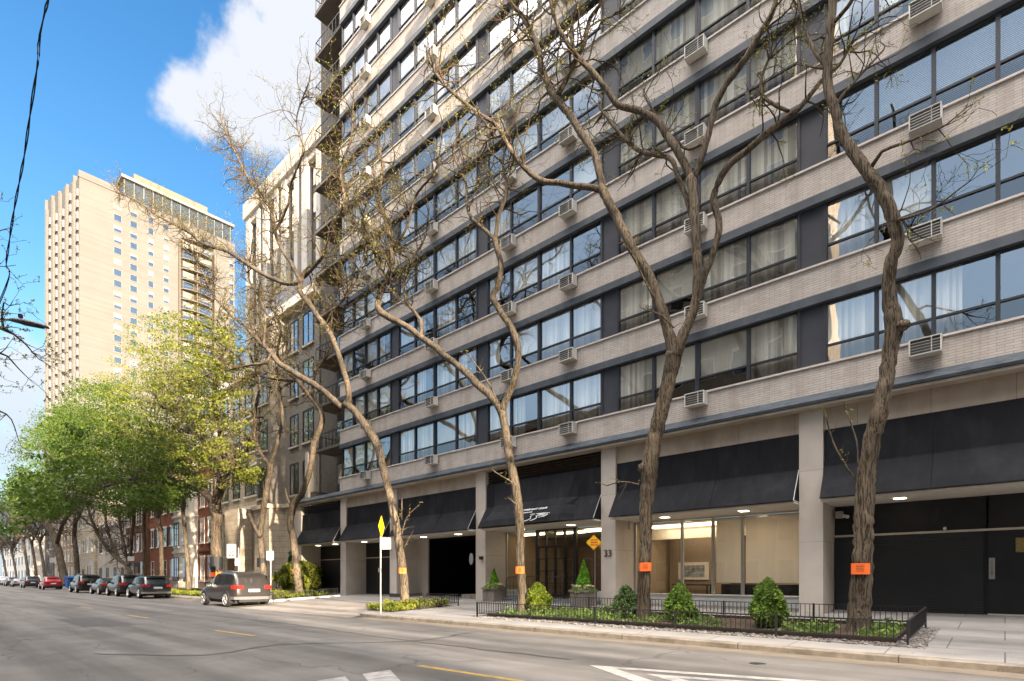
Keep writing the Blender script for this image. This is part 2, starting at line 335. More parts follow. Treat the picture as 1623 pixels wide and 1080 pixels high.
m_yellow = M('worn_yellow_paint', (.36,.235,.055), .8, .2, 8, stain=((.10,.09,.08), .85, (1,1,1)), stain_scale=5)
m_wpaint = M('worn_white_paint', (.29,.28,.265), .8, .2, 8, stain=((.10,.10,.10), .85, (1,1,1)), stain_scale=3)
m_soil = M('garden_soil', (.055,.038,.026), .95, .35, 9, bump=.8, bscale=30)
m_timber = M('planter_timber', (.035,.025,.018), .85, .3, 6)
m_pebble = M('pebbles', (.19,.17,.155), .7, .2, 6, obrand=.6)
def barkmat(name, light, dark, fx=42, fz=4.5):
    m = bpy.data.materials.new(name); m.use_nodes = True; n, l = m.node_tree.nodes, m.node_tree.links
    p = n['Principled BSDF']; p.inputs['Roughness'].default_value = .92; p.inputs['Specular IOR Level'].default_value = .12
    t = n.new('ShaderNodeTexCoord')
    def nse(sc, st, det, dist=0):
        mp = n.new('ShaderNodeMapping'); mp.inputs['Scale'].default_value = st; l.new(t.outputs['Object'], mp.inputs[0])
        z = n.new('ShaderNodeTexNoise'); z.inputs['Scale'].default_value = sc; z.inputs['Detail'].default_value = det; z.inputs['Distortion'].default_value = dist; l.new(mp.outputs[0], z.inputs['Vector']); return z.outputs['Fac']
    a = nse(1, (fx, fx, fz), 5, .6); b = nse(1, (2.2, 2.2, 1.1), 4); c = nse(1, (fx*.4, fx*.4, fz*.35), 3, 1.2)
    def mth(op, x, y):
        q = n.new('ShaderNodeMath'); q.operation = op
        for i, v in enumerate((x, y)):
            if isinstance(v, (int, float)): q.inputs[i].default_value = v
            else: l.new(v, q.inputs[i])
        return q.outputs[0]
    h = mth('ADD', mth('MULTIPLY', a, .5), mth('MULTIPLY', c, .6))
    r = n.new('ShaderNodeMapRange'); r.interpolation_type = 'SMOOTHSTEP'; r.inputs[1].default_value = .46; r.inputs[2].default_value = .60; l.new(h, r.inputs[0])
    x = n.new('ShaderNodeMix'); x.data_type = 'RGBA'; l.new(r.outputs[0], x.inputs[0]); x.inputs[6].default_value = (*dark, 1); x.inputs[7].default_value = (*light, 1)
    y = n.new('ShaderNodeMix'); y.data_type = 'RGBA'; y.blend_type = 'MULTIPLY'; y.inputs[0].default_value = 1; l.new(x.outputs[2], y.inputs[6])
    r2 = n.new('ShaderNodeMapRange'); r2.inputs[1].default_value = .3; r2.inputs[2].default_value = .7; r2.inputs[3].default_value = .62; r2.inputs[4].default_value = 1.2; l.new(b, r2.inputs[0])
    cc = n.new('ShaderNodeCombineXYZ'); [l.new(r2.outputs[0], cc.inputs[k]) for k in range(3)]; l.new(cc.outputs[0], y.inputs[7]); l.new(y.outputs[2], p.inputs['Base Color'])
    bp = n.new('ShaderNodeBump'); bp.inputs['Strength'].default_value = 1; bp.inputs['Distance'].default_value = .045; l.new(h, bp.inputs['Height']); l.new(bp.outputs[0], p.inputs['Normal'])
    return m
m_bark = barkmat('locust_bark', (.162,.128,.09), (.046,.035,.025), 50, 4.5)
m_bark2 = barkmat('dark_bark', (.13,.10,.07), (.032,.025,.018))
m_twig = M('twig_bark', (.070,.050,.034), .9, .25, 3, spec=.15)
m_bud = leafmat('spring_bud', (.16,.18,.02), (.36,.35,.06), .4)
m_green = leafmat('fresh_maple_leaf', (.028,.064,.008), (.10,.145,.016), .4)
m_green2 = leafmat('yellow_green_leaf', (.08,.11,.012), (.22,.225,.03), .4)
m_shrub = leafmat('boxwood_leaf', (.06,.125,.022), (.22,.32,.05), .3)
m_shrub2 = leafmat('golden_shrub_leaf', (.10,.16,.015), (.34,.40,.045), .3)
m_shrub3 = leafmat('bluegreen_shrub_leaf', (.06,.12,.05), (.20,.28,.10), .3)
m_cover = leafmat('ground_cover_leaf', (.06,.13,.025), (.20,.28,.06), .3)
m_flower = leafmat('pale_flower', (.70,.46,.44), (.85,.74,.62), .3)
m_orange = M('orange_paper', (.85,.16,.03), .7, .05)
m_ink = M('dark_ink', (.10,.03,.02), .8)
m_sblack = M('sign_black', (.01,.01,.01), .6)
m_sred = M('sign_red', (.55,.03,.03), .6)
m_syel = M('sign_yellow', (.80,.46,.01), .5, .04)
m_swhite = M('sign_white', (.40,.39,.38), .5, .03)
m_pole = M('galvanised_pole', (.30,.29,.27), .45, .1, metal=.5)
m_pot = M('stone_planter', (.15,.13,.115), .85, .2, 6, bump=.4, stain=((.28,.26,.23), .5, (4,4,.4)), stain_scale=2)

def add_cracks(m, scale=.55, width=.012, col=(.03,.03,.03), patch=None):
    n, l = m.node_tree.nodes, m.node_tree.links; p = n['Principled BSDF']; src = p.inputs['Base Color'].links[0].from_socket
    t = n.new('ShaderNodeTexCoord'); nz = n.new('ShaderNodeTexNoise'); nz.inputs['Scale'].default_value = 1.3; nz.inputs['Detail'].default_value = 6; l.new(t.outputs['Object'], nz.inputs['Vector'])
    av = n.new('ShaderNodeMix'); av.data_type = 'RGBA'; av.blend_type = 'ADD'; av.inputs[0].default_value = .9; l.new(t.outputs['Object'], av.inputs[6]); l.new(nz.outputs['Color'], av.inputs[7])
    mp = n.new('ShaderNodeMapping'); mp.inputs['Scale'].default_value = (scale*.45, scale, 0); l.new(av.outputs[2], mp.inputs[0])
    v = n.new('ShaderNodeTexVoronoi'); v.feature = 'DISTANCE_TO_EDGE'; v.inputs['Scale'].default_value = 1; l.new(mp.outputs[0], v.inputs['Vector'])
    r = n.new('ShaderNodeMapRange'); r.inputs[1].default_value = 0; r.inputs[2].default_value = width; r.inputs[3].default_value = 1; r.inputs[4].default_value = 0; l.new(v.outputs['Distance'], r.inputs[0])
    n2 = n.new('ShaderNodeTexNoise'); n2.inputs['Scale'].default_value = .35; l.new(t.outputs['Object'], n2.inputs['Vector']); r2 = n.new('ShaderNodeMapRange'); r2.inputs[1].default_value = .47; r2.inputs[2].default_value = .55; r2.inputs[4].default_value = .5; l.new(n2.outputs['Fac'], r2.inputs[0])
    mu = n.new('ShaderNodeMath'); mu.operation = 'MULTIPLY'; l.new(r.outputs[0], mu.inputs[0]); l.new(r2.outputs[0], mu.inputs[1])
    # long worn streaks along the traffic direction
    mp3 = n.new('ShaderNodeMapping'); mp3.inputs['Scale'].default_value = (.05, 1.1, 1); l.new(t.outputs['Object'], mp3.inputs[0]); n3 = n.new('ShaderNodeTexNoise'); n3.inputs['Scale'].default_value = 1; n3.inputs['Detail'].default_value = 5; l.new(mp3.outputs[0], n3.inputs['Vector'])
    r3 = n.new('ShaderNodeMapRange'); r3.inputs[1].default_value = .35; r3.inputs[2].default_value = .65; r3.inputs[3].default_value = .72; r3.inputs[4].default_value = 1.30; l.new(n3.outputs['Fac'], r3.inputs[0])
    n4 = n.new('ShaderNodeTexNoise'); n4.inputs['Scale'].default_value = 120; n4.inputs['Detail'].default_value = 2; l.new(t.outputs['Object'], n4.inputs['Vector']); r4 = n.new('ShaderNodeMapRange'); r4.inputs[1].default_value = .3; r4.inputs[2].default_value = .7; r4.inputs[3].default_value = .72; r4.inputs[4].default_value = 1.28; l.new(n4.outputs['Fac'], r4.inputs[0])
    m4 = n.new('ShaderNodeMath'); m4.operation = 'MULTIPLY'; l.new(r3.outputs[0], m4.inputs[0]); l.new(r4.outputs[0], m4.inputs[1])
    vs = n.new('ShaderNodeVectorMath'); vs.operation = 'SCALE'; l.new(src, vs.inputs[0]); l.new(m4.outputs[0], vs.inputs['Scale'])
    x = n.new('ShaderNodeMix'); x.data_type = 'RGBA'; l.new(mu.outputs[0], x.inputs[0]); l.new(vs.outputs[0], x.inputs[6]); x.inputs[7].default_value = (*col, 1); l.new(x.outputs[2], p.inputs['Base Color'])
add_cracks(m_asph); add_cracks(m_walk, .4, .006, (.09,.08,.07)); add_cracks(m_drive, .5, .008, (.07,.06,.05))
# ================================================================ the setting
g = MB(); g.quad((-1500,-1500,-.03),(1500,-1500,-.03),(1500,1500,-.03),(-1500,1500,-.03)); struct(g.build('ground', m_walk))
g = MB()
nx = 60
for i in range(nx):
    xa, xb = -420 + i*10, -410 + i*10
    ys = [-2.2, 1, 4, 5.5, 8, 14.3]; zz = [.0, .0, .0, .0, .0, .0]
    for j in range(5): g.quad((xa, ys[j], zz[j]), (xb, ys[j], zz[j]), (xb, ys[j+1], zz[j+1]), (xa, ys[j+1], zz[j+1]))
struct(g.build('road', m_asph))

def arc(cx, cy, r, a0, a1, n=8): return [(cx + r*math.cos(R(a0 + (a1-a0)*i/n)), cy + r*math.sin(R(a0 + (a1-a0)*i/n))) for i in range(n+1)]
# kerb paths (outer edge); x from left to right
KR = [(-18.9, 14.0), (-18.9, 13.0)] + arc(-16.8, 13.0, 2.1, 180, 270)[1:] + [(-12, 10.9), (-5, 10.9), (2, 10.9), (10, 10.9), (60, 10.9)]
KL = [(-28.3, 16.4), (-28.3, 14.6)] + [(-28.3 - 2.3*(1-math.cos(R(90*i/8))), 14.6 - 2.3*math.sin(R(90*i/8))) for i in range(1, 9)] + [(-36, 12.3), (-60, 12.3), (-120, 12.3), (-420, 12.3)]
def offset(path, d):
    out = []
    for i, p in enumerate(path):
        a = Vector(path[max(i-1, 0)]); b = Vector(path[min(i+1, len(path)-1)]); t = (b-a).normalized(); nrm = Vector((-t.y, t.x))
        out.append((p[0]+nrm.x*d, p[1]+nrm.y*d))
    return out
def kerb(name, path, side, h0):
    m = MB(); inn = offset(path, .16*side)
    bev = offset(path, .025*side)
    hh = [min(h0, .012 + .055*i) if i < 3 else h0 for i in range(len(path))]
    for i in range(len(path)-1):
        a, b, c, d, e, f = path[i], path[i+1], inn[i], inn[i+1], bev[i], bev[i+1]
        h, k = hh[i], hh[i+1]
        q = [(a[0],a[1],-.02),(b[0],b[1],-.02),(b[0],b[1],k-.02),(a[0],a[1],h-.02)]; m.quad(*(q if side > 0 else q[::-1]))
        q = [(a[0],a[1],h-.02),(b[0],b[1],k-.02),(f[0],f[1],k),(e[0],e[1],h)]; m.quad(*(q if side > 0 else q[::-1]))
        q = [(e[0],e[1],h),(f[0],f[1],k),(d[0],d[1],k+.006),(c[0],c[1],h+.006)]; m.quad(*(q if side > 0 else q[::-1]))
        q = [(c[0],c[1],h+.006),(d[0],d[1],k+.006),(d[0],d[1],-.02),(c[0],c[1],-.02)]; m.quad(*(q if side > 0 else q[::-1]))
    return struct(m.build(name, m_kerb))
kerb('kerb', KR, 1, .12); kerb('kerb', KL, -1, .12)
# gutter pans
for nm, y0, x0, x1 in (('gutter', 10.9, -16.8, 60), ('gutter', 12.3, -420, -30.6)):
    m = MB(); m.quad((x0, y0-.55, .004), (x1, y0-.55, .004), (x1, y0, .004), (x0, y0, .004)); struct(m.build(nm, m_gut))
# sidewalk: back strip for the whole street and two front strips behind the kerbs
m = MB()
def slab(m, x0, x1, y0, y1, dz=0, n=1):
    m.quad((x0, y0, zs(y0)+dz), (x1, y0, zs(y0)+dz), (x1, y1, zs(y1)+dz), (x0, y1, zs(y1)+dz))
slab(m, -420, 60, 14.0, 18.95)
slab(m, -16.8, 60, 11.06, 14.0)
inR = offset(KR, .16)[:11]
for i in range(1, len(inR)-1):
    a, b = inR[i], inR[i+1]
    if b[0] <= -16.7: m.poly([(a[0], a[1], zs(a[1])), (b[0], b[1], zs(b[1])), (b[0], 14.0, zs(14)), (a[0], 14.0, zs(14))])
slab(m, -420, -30.6, 12.46, 14.0, -.06)
m.poly([(-30.6, 12.46, .13), (-29.3, 13.0, .15), (-28.55, 14.0, zs(14)), (-30.6, 14.0, zs(14))])
struct(m.build('sidewalk', m_walk))
m = MB()
ny = 6
for i in range(ny):
    y0, y1 = 10.35 + i*.62, 10.35 + (i+1)*.62
    za, zb = .006 + .28*(i/ny)**1.3, .006 + .28*((i+1)/ny)**1.3
    xa = -30.3 if y0 < 12 else -28.4; xb = -16.9 if y0 < 11 else -18.8
    m.quad((-30.2 + i*.36, y0, za), (-17.2 - i*.3, y0, za), (-17.2 - (i+1)*.3, y1, zb), (-30.2 + (i+1)*.36, y1, zb))
struct(m.build('driveway', m_drive))
m = MB(); m.box(-420, 60, -8, -2.2, -.02, .13); struct(m.build('opposite_sidewalk', m_walk))
# painted markings
def mark(name, pts, mat):
    m = MB(); m.poly([(x, y, .005) for x, y in pts]); return struct(m.build(name, mat))
for x0, x1 in ((-6.95, -4.85), (-15.75, -13.5), (-24.6, -22.4), (-33.5, -31.3), (2.0, 4.2)):
    mark('centre_line', [(x0, 5.37), (x1, 5.49), (x1, 5.60), (x0, 5.48)], m_yellow)
def stroke(a, b, w):
    a, b = Vector(a), Vector(b); t = (b-a).normalized(); n = Vector((-t.y, t.x))*w/2
    return [tuple(a-n), tuple(b-n), tuple(b+n), tuple(a+n)]
mark('hump_marking', [(-4.95, 7.3), (-3.55, 6.45), (-3.3, 6.62), (-4.45, 7.28), (-1.7, 8.12), (-1.75, 8.32)], m_wpaint)
mark('hump_marking', [(-3.9, 7.2), (-3.0, 6.75), (-2.8, 6.88), (-3.4, 7.2), (-1.6, 7.72), (-1.65, 7.92)], m_wpaint)
mark('hump_marking', [(-6.95, 4.40), (-5.6, 3.75), (-5.5, 4.15), (-6.95, 4.88)], m_wpaint)
mark('hump_marking', [(-6.95, 3.70), (-5.8, 3.3), (-5.7, 3.6), (-6.95, 4.12)], m_wpaint)

# ================================================================ the apartment building
D = 17.3; F = 2.85; S2 = 7.49; NF = 16
WP = D + .16            # window plane
B = thing('apartment_building', 'long mid-century apartment block of buff brick bands and dark ribbon windows over black awnings', 'building', (-15, D, .4))
XC = [-29.45, -24.38, -17.67, -10.91, -4.13, 2.66, 9.4]          # column centres
XL, XR = -29.8, 9.8
def sill(n): return S2 + F*(n-2)
for n in range(2, NF+1):
    zt = sill(n); zb = zt - .85
    if n == 2: zb = zt - .82
    m = MB(); m.box(XL, XR, D, D+.22, zb, zt-.055); m.box(XL+.05, XL+.3, D+.22, 19.0, zb, zt-.055); m.build('spandrel', m_brick, B)
    m = MB(); m.box(XL-.03, XR, D-.05, WP+.02, zt-.055, zt); m.build('sill', m_sill, B)
    if n > 2:
        m = MB(); m.box(XL, XR, D-.02, D+.2, zb-.25, zb-.002); m.build('slate_band', m_slate, B)
# cornice fascia above the ground floor: ribbed, projecting
m = MB()
zb2 = S2 - .82
m.prism([(D+.2, zb2-.003), (D-.02, zb2-.003), (D-.05, zb2-.03), (D-.28, zb2-.25), (D-.31, zb2-.27), (D-.31, zb2-.36), (D+.2, zb2-.36)], 'x', -35.6, XR)
for k in range(3): m.box(-35.6, XR, D-.32, D-.312, zb2-.348+k*.03, zb2-.335+k*.03)
m.build('cornice', m_fascia, B)
m = MB(); m.box(-35.5, XR, D-.26, D+.30, zb2-.43, zb2-.363); m.build('cornice_soffit', m_stone, B)
# column panels
for n in range(2, NF+1):
    for x in XC[1:]:
        if sill(n) > 7.4:
            m = MB(); m.box(x-.33, x+.33, WP-.02, WP+.1, sill(n), sill(n)+1.755); m.box(x-.345, x-.31, WP-.07, WP-.02, sill(n), sill(n)+1.755); m.box(x+.31, x+.345, WP-.07, WP-.02, sill(n), sill(n)+1.755)
            m.build('column_panel', m_panel, B)
# window panes per bay
def bay_edges(i):
    a, b = XC[i], XC[i+1]
    if i == 0: return [XL+.06] + [XL+.06 + (b-.345-XL-.06)*k/4 for k in (1, 2, 3)] + [b-.345]
    a += .345; b -= .345; w = b-a
    if i == 4: return [a + w*k/5 for k in range(6)]
    return [a, a+w*.236, a+w*.5, a+w*.764, b]
def window_meshes(w, wide):
    f = MB(); h = 1.755; t = .045
    f.box(0, w, -.03, .04, h-.05, h); f.box(0, w, -.05, .04, 0, .045); f.box(0, t, -.06, .04, .045, h-.05); f.box(w-t-(.04 if wide else 0), w, -.075 if wide else -.06, .04, .045, h-.05)
    f.box(t, w-t, -.045, .03, .50, .555)
    fo = f.build('window', m_frame, None); fm = fo.data; bpy.data.objects.remove(fo)
    p = MB(); p.mi = 1; p.quad((t, 0, .045), (w-t, 0, .045), (w-t, 0, .50), (t, 0, .50)); p.mi = 0; p.quad((t, .012, .555), (w-t, .012, .555), (w-t, .012, h-.05), (t, .012, h-.05))
    po = p.build('pane', [m_pane, m_screen], None); pm = po.data; bpy.data.objects.remove(po)
    cs = []
    for kind in range(4):
        c = MB()
        if kind == 0:      # full curtain, pleated
            k = 14; pts = [(t + (w-2*t)*i/k, .10 + .010*(i % 2)) for i in range(k+1)]
            for i in range(k): c.quad((*pts[i], .02), (*pts[i+1], .02), (*pts[i+1], h), (*pts[i], h))
            mt = m_curtain
        elif kind == 1:    # roller shade to the rail
            c.box(t, w-t, .12, .13, .56, h); mt = m_curtain
        elif kind == 2:    # venetian blind
            for i in range(38): c.quad((t, .10, .06+i*.045), (w-t, .10, .06+i*.045), (w-t, .125, .085+i*.045), (t, .125, .085+i*.045))
            mt = m_blind
        else:              # a curtain drawn to one side
            k = 8; pts = [(t + (w*.42)*i/k, .10 + .010*(i % 2)) for i in range(k+1)]
            for i in range(k): c.quad((*pts[i], .02), (*pts[i+1], .02), (*pts[i+1], h), (*pts[i], h))
            mt = m_curtain
        co = c.build('curtain', mt, None); cs.append(co.data); bpy.data.objects.remove(co)
    return fm, pm, cs
indiv = {4: range(2, 7), 3: range(2, 8), 2: range(2, 9), 1: range(2, 8)}
cache = {}; bl = B.location
rw = random.Random(5)
fst, pst, cst, rst = MB(), MB(), MB(), MB()
cst2 = MB()
nwin = 0
for i in range(6):
    E_ = bay_edges(i)
    for n in range(2, NF+1):
        for k in range(len(E_)-1):
            x0, x1 = E_[k], E_[k+1]; w = x1-x0; z = sill(n); wide = (len(E_) == 5 and k == 1)
            kind = rw.choice([0, 0, 0, 1, 1, 1, 3, 4])
            if i == 4 and n in (4, 5): kind = 2 if n == 4 and k < 4 else kind
            if i == 4 and n == 2: kind = [0, 0, 3, 4, 4][k]
            if i == 4 and n == 3: kind = [0, 1, 4, 4, 4][k]
            if i == 3: kind = rw.choice([0, 0, 1, 0])
            if i in indiv and n in indiv[i] and nwin < 100:
                nwin += 1
                key = (round(w, 3), wide)
                if key not in cache: cache[key] = window_meshes(w, wide)
                fm, pm, cs = cache[key]
                o = put('window', fm, B, Vector((x0, WP, z)) - bl)
                put('pane', pm, o, (0, 0, 0))
                if kind < 4: put('curtain', cs[kind], o, (0, 0, 0))
            else:
                h = 1.755; t = .045
                fst.box(x0, x1, WP-.03, WP+.04, z+h-.05, z+h); fst.box(x0, x1, WP-.05, WP+.04, z, z+.045)
                fst.box(x0, x0+t, WP-.06, WP+.04, z+.045, z+h-.05); fst.box(x1-t, x1, WP-.075, WP+.04, z+.045, z+h-.05); fst.box(x0+t, x1-t, WP-.045, WP+.03, z+.5, z+.555)
                pst.mi = 1; pst.quad((x0+t, WP, z+.045), (x1-t, WP, z+.045), (x1-t, WP, z+.5), (x0+t, WP, z+.5)); pst.mi = 0; pst.quad((x0+t, WP+.012, z+.555), (x1-t, WP+.012, z+.555), (x1-t, WP+.012, z+h-.05), (x0+t, WP+.012, z+h-.05))
                if kind != 4:
                    z0 = z+.02 if kind != 1 else z+.56; xe = x1-t if kind != 3 else x0+w*.4
                    cst.quad((x0+t, WP+.1, z0), (xe, WP+.1, z0), (xe, WP+.1, z+h), (x0+t, WP+.1, z+h))
        # room behind
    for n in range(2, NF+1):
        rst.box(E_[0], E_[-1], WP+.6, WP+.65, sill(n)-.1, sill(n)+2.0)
# floor slabs so that rooms are closed
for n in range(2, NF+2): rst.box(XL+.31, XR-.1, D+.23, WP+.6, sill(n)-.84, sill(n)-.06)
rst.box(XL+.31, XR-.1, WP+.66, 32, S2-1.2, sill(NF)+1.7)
st_ = tag(fst.build('window', m_frame, B), kind='stuff'); tag(pst.build('pane', [m_pane, m_screen], st_), kind='stuff'); tag(cst.build('curtain', m_curtain, st_), kind='stuff')
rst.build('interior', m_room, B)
# roof parapet
m = MB(); m.box(XL, XR, D+.02, 32, sill(NF)+1.76, sill(NF)+2.7); m.build('roof', m_brick, B)
# recessed end wall with balconies
m = MB(); RW = 19.1
m.box(-35.4, -29.75, RW, 32, 6.25, sill(NF)+1.7); m.box(-34.6, -34.0, 17.9, RW-.002, 6.25, S2-.3)
m.build('end_wall', M('dark_grey_brick', (.12,.105,.09), .85, .1, 3, brick=(.085,.3,.009,(.6,.6,.6),'xz')), B)
m = MB(); m.box(-34.95, -34.55, 17.7, 18.3, 6.26, 9.9); m.build('stone_pier', m_stone, B)
m_bal = M('balcony_slab', (.12,.105,.09), .85, .12, 2)
bal_root = None
for n in range(2, NF+1):
    z = sill(n)-.75
    wn_ = MB(); wn_.box(-33.2, -30.0, RW-.06, RW-.002, z+.35, z+2.35)
    wo = wn_.build('window', m_frame, B)
    p = MB()
    for k in range(3): p.quad((-33.1+k*1.04, RW-.07, z+.95), (-32.15+k*1.04, RW-.07, z+.95), (-32.15+k*1.04, RW-.07, z+2.25), (-33.1+k*1.04, RW-.07, z+2.25))
    p.build('pane', m_pane, wo)
    if n >= 3:
        b = MB(); b.box(-33.35, -29.83, 17.55, RW-.075, z-.02, z+.14); bo = b.build('balcony', m_bal, B)
        r = MB()
        r.box(-33.30, -29.9, 17.58, 17.62, z+1.05, z+1.1); r.box(-33.30, -33.26, 17.62, RW-.08, z+1.05, z+1.1); r.box(-33.30, -29.9, 17.58, 17.61, z+.24, z+.27); r.box(-33.30, -33.27, 17.62, RW-.08, z+.24, z+.27)
        for k in range(9): r.box(-33.30+k*.418, -33.27+k*.418, 17.585, 17.615, z+.14, z+1.05)
        for k in range(1, 4): r.box(-33.30, -33.27, 17.6+k*.36, 17.63+k*.36, z+.14, z+1.05)
        r.build('railing', m_iron, bo)
# ground floor piers and side returns
GY = 18.7
def zg(y): return zs(y)-.03
PX = [(-35.2, .5)] + [(x, .31) for x in XC[:6]]
for x, hw in PX:
    m = MB(); m.box(x-hw, x+hw, D+.02, GY+.1, .3, zb2-.432)
    m.build('pier', M('pier_stone', (.47,.42,.37), .85, .07, 1.5, bump=.1, bscale=30, stain=((.36,.30,.25), .4, (1,1,.3)), stain_scale=.9, brick=(2.05, 5, .006, (.5,.5,.5), 'xyz')) if x < -35 else bpy.data.materials['pier_stone'], B)
m_pier = bpy.data.materials['pier_stone']
# beams over the bays and awnings
bays = [(-34.7, -29.77, 'g'), (-29.13, -24.70, 'g'), (-24.06, -17.99, 'garage'), (-17.35, -11.23, 'entry'), (-10.59, -4.45, 'shop'), (-3.81, 2.34, 'door'), (2.98, 9.7, 'door')]
AT, AK, AB = 5.62, 4.56, 3.60
for bi, (a, b, kind) in enumerate(bays):
    lou = kind == 'entry' or bi == 0
    m = MB()
    if lou:
        m.box(a, b, D+.45, D+.5, AT, zb2-.432)
        for k in range(5): m.prism([(D+.18, AT+.06+k*.115), (D+.26, AT+.0+k*.115), (D+.28, AT+.02+k*.115), (D+.20, AT+.08+k*.115)], 'x', a, b)
        m.build('louvre', m_frame if bi == 0 else m_timber, B)
    else:
        m.box(a, b, D+.12, D+.4, AT-.02, zb2-.432); m.build('beam', m_beam, B)
    # awning canvas: upright above, flaring out below, with closed ends
    y0, y1 = D+.10, D-.50
    nseg = 24
    m = MB()
    def ay(x, z):  # outward distance with small sag between ribs
        return .012*math.sin(x*3.1+bi) * (0 if z == AT else 1)
    prof = [(AT, y0), (AK+.02, y0-.04), (AK-.02, y0-.055), (AB+.30, y1+.15), (AB+.03, y1)]
    def strip(m, xa, xb, prof, ns=20):
        for j in range(len(prof)-1):
            for k in range(ns):
                xa_, xb_ = xa+(xb-xa)*k/ns, xa+(xb-xa)*(k+1)/ns
                (z0, p0), (z1, p1) = prof[j], prof[j+1]
                m.quad((xa_, p1+ay(xa_, z1), z1), (xb_, p1+ay(xb_, z1), z1), (xb_, p0+ay(xb_, z0), z0), (xa_, p0+ay(xa_, z0), z0))
    if kind != 'entry':
        strip(m, a+.02, b-.02, prof); 
        for x in (a+.02, b-.02): m.poly([(x, y0+.02, AB+.03)] + [(x, p, z) for z, p in prof[::-1]])
        m.box(a+.02, b-.02, y1-.012, y1+.02, AB, AB+.03)
        for q in range(1, 5):
            xq = a+(b-a)*q/5; m.tube([(xq, p+.004, z) for z, p in prof], .010, 4)
        for q in range(1, 5):
            xq = a+(b-a)*q/5; m.tube([(xq, p+.003, z) for z, p in prof], .011, 4)
        ao = m.build('awning', m_awn, B)
        fr = MB(); fr.tube([(b-.005, y1+.01, AB+.02), (b-.005, y0-.05, AK)], .012, 4); fr.tube([(b-.005, y1+.01, AB+.02), (b-.005, y0, AB+.02)], .012, 4); fr.build('awning_frame', m_awnedge, ao)
    else:
        strip(m, a+.02, b-.02, prof)
        for x in (a+.02, b-.02): m.poly([(x, y0+.02, AB+.03)] + [(x, p, z) for z, p in prof[::-1]])
        ca, cb, ex = a+1.05, a+4.55, .42
        p2 = [(AT, y0-.02), (AK+.02, y0-.04-ex*.6), (AK-.3, y0-.17-ex*.75), (AB+.28, y1+.10-ex*.96), (AB+.0, y1-ex)]
        sa, sb = .0, .0
        # front panel narrower at top, wider at the bottom
        def cx(z, side): 
            f = (AT-z)/(AT-AB); return (ca - .25*f - .12) if side < 0 else (cb + .30*f)
        for j in range(len(p2)-1):
            (z0, q0), (z1, q1) = p2[j], p2[j+1]
            for k in range(14):
                f0, f1 = k/14, (k+1)/14
                L0, R0, L1, R1 = cx(z0,-1), cx(z0,1), cx(z1,-1), cx(z1,1)
                m.quad((L1+(R1-L1)*f0, q1, z1), (L1+(R1-L1)*f1, q1, z1), (L0+(R0-L0)*f1, q0, z0), (L0+(R0-L0)*f0, q0, z0))
            for sd_ in (-1, 1):
                m.quad((cx(z1,sd_), q1, z1), (cx(z1,sd_)+sd_*.38, prof[j+1][1]-.005, z1), (cx(z0,sd_)+sd_*.38, prof[j][1]-.005, z0), (cx(z0,sd_), q0, z0))
        m.poly([(cx(AB,-1)-.38, y1, AB+.001), (cx(AB,-1), y1-ex, AB+.001), (cx(AB,1), y1-ex, AB+.001), (cx(AB,1)+.38, y1, AB+.001)])
        m.box(a+.02, b-.02, y1-.012, y1+.02, AB, AB+.03)
        ao = m.build('awning', m_awn, B)
        tilt = math.atan2((y0-.17-ex*.75)-(y1+.10-ex*.96), (AK-.3)-(AB+.28))
        fr = MB(); fr.tube([(b-.005, y1+.01, AB+.02), (b-.005, y0-.05, AK)], .012, 4); fr.build('awning_frame', m_awnedge, ao)
        def onf(x, z): 
            f = ((AK-.3)-z)/((AK-.3)-(AB+.28)); return (x, (y0-.17-ex*.75)*(1-f)+(y1+.10-ex*.96)*f-.02, z)
        xm = (ca+cb)/2 - .1
        TW = M('awning_print', (.85,.85,.85), .6, .02)
        sh = lambda p: (p[0]+.36, p[1]-.03, p[2])
        text_mesh('lettering', 'THIRTY THREE EAST CEDAR', .15, TW, ao, sh(onf(xm+.02, 4.19)), (R(90)-tilt, 0, 0), sx=.95)
        text_mesh('lettering', 'CONDOMINIUM', .10, TW, ao, sh(onf(xm-.1, 4.06)), (R(90)-tilt, 0, 0), sx=.95)
        em = MB()
        eo_ = lambda x, z: sh(onf(x+.62, 3.66+(z-3.6)*.62))
        for dx in (0, .3):
            em.tube([eo_(xm-.35+dx, 4.07), eo_(xm-.12+dx, 4.08), eo_(xm-.28+dx, 3.90), eo_(xm-.20+dx, 3.86), eo_(xm-.17+dx, 3.78), eo_(xm-.24+dx, 3.68), eo_(xm-.40+dx, 3.60)], .014, 4)
        for q in range(4):
            em.tube([eo_(xm+.12-.03*q, 4.08-.055*q), eo_(xm+.3, 4.085-.05*q), eo_(xm+.62-.05*q, 4.06-.075*q), eo_(xm+.64-.05*q, 4.02-.075*q)], .011, 4)
        em.tube([eo_(xm+.2, 3.80), eo_(xm+.4, 3.83), eo_(xm+.58, 3.94)], .011, 4)
        em.build('emblem', TW, ao)
    m = MB(); m.box(a, b, D+.3, D+.38, AB+.002, AT-.03); m.build('backing_wall', m_black, B)
    # soffit
    m = MB(); m.box(a, b, D-.42, GY+.1, AB-.05, AB-.002); so = m.build('bay_soffit', m_soffit, B)
    for fx in (.28, .72):
        d = MB(); xx = a+(b-a)*fx; d.box(xx-.13, xx+.13, D+.35, D+.60, AB-.062, AB-.052); d.build('downlight', m_down, so)
    m = MB(); zb_ = .25
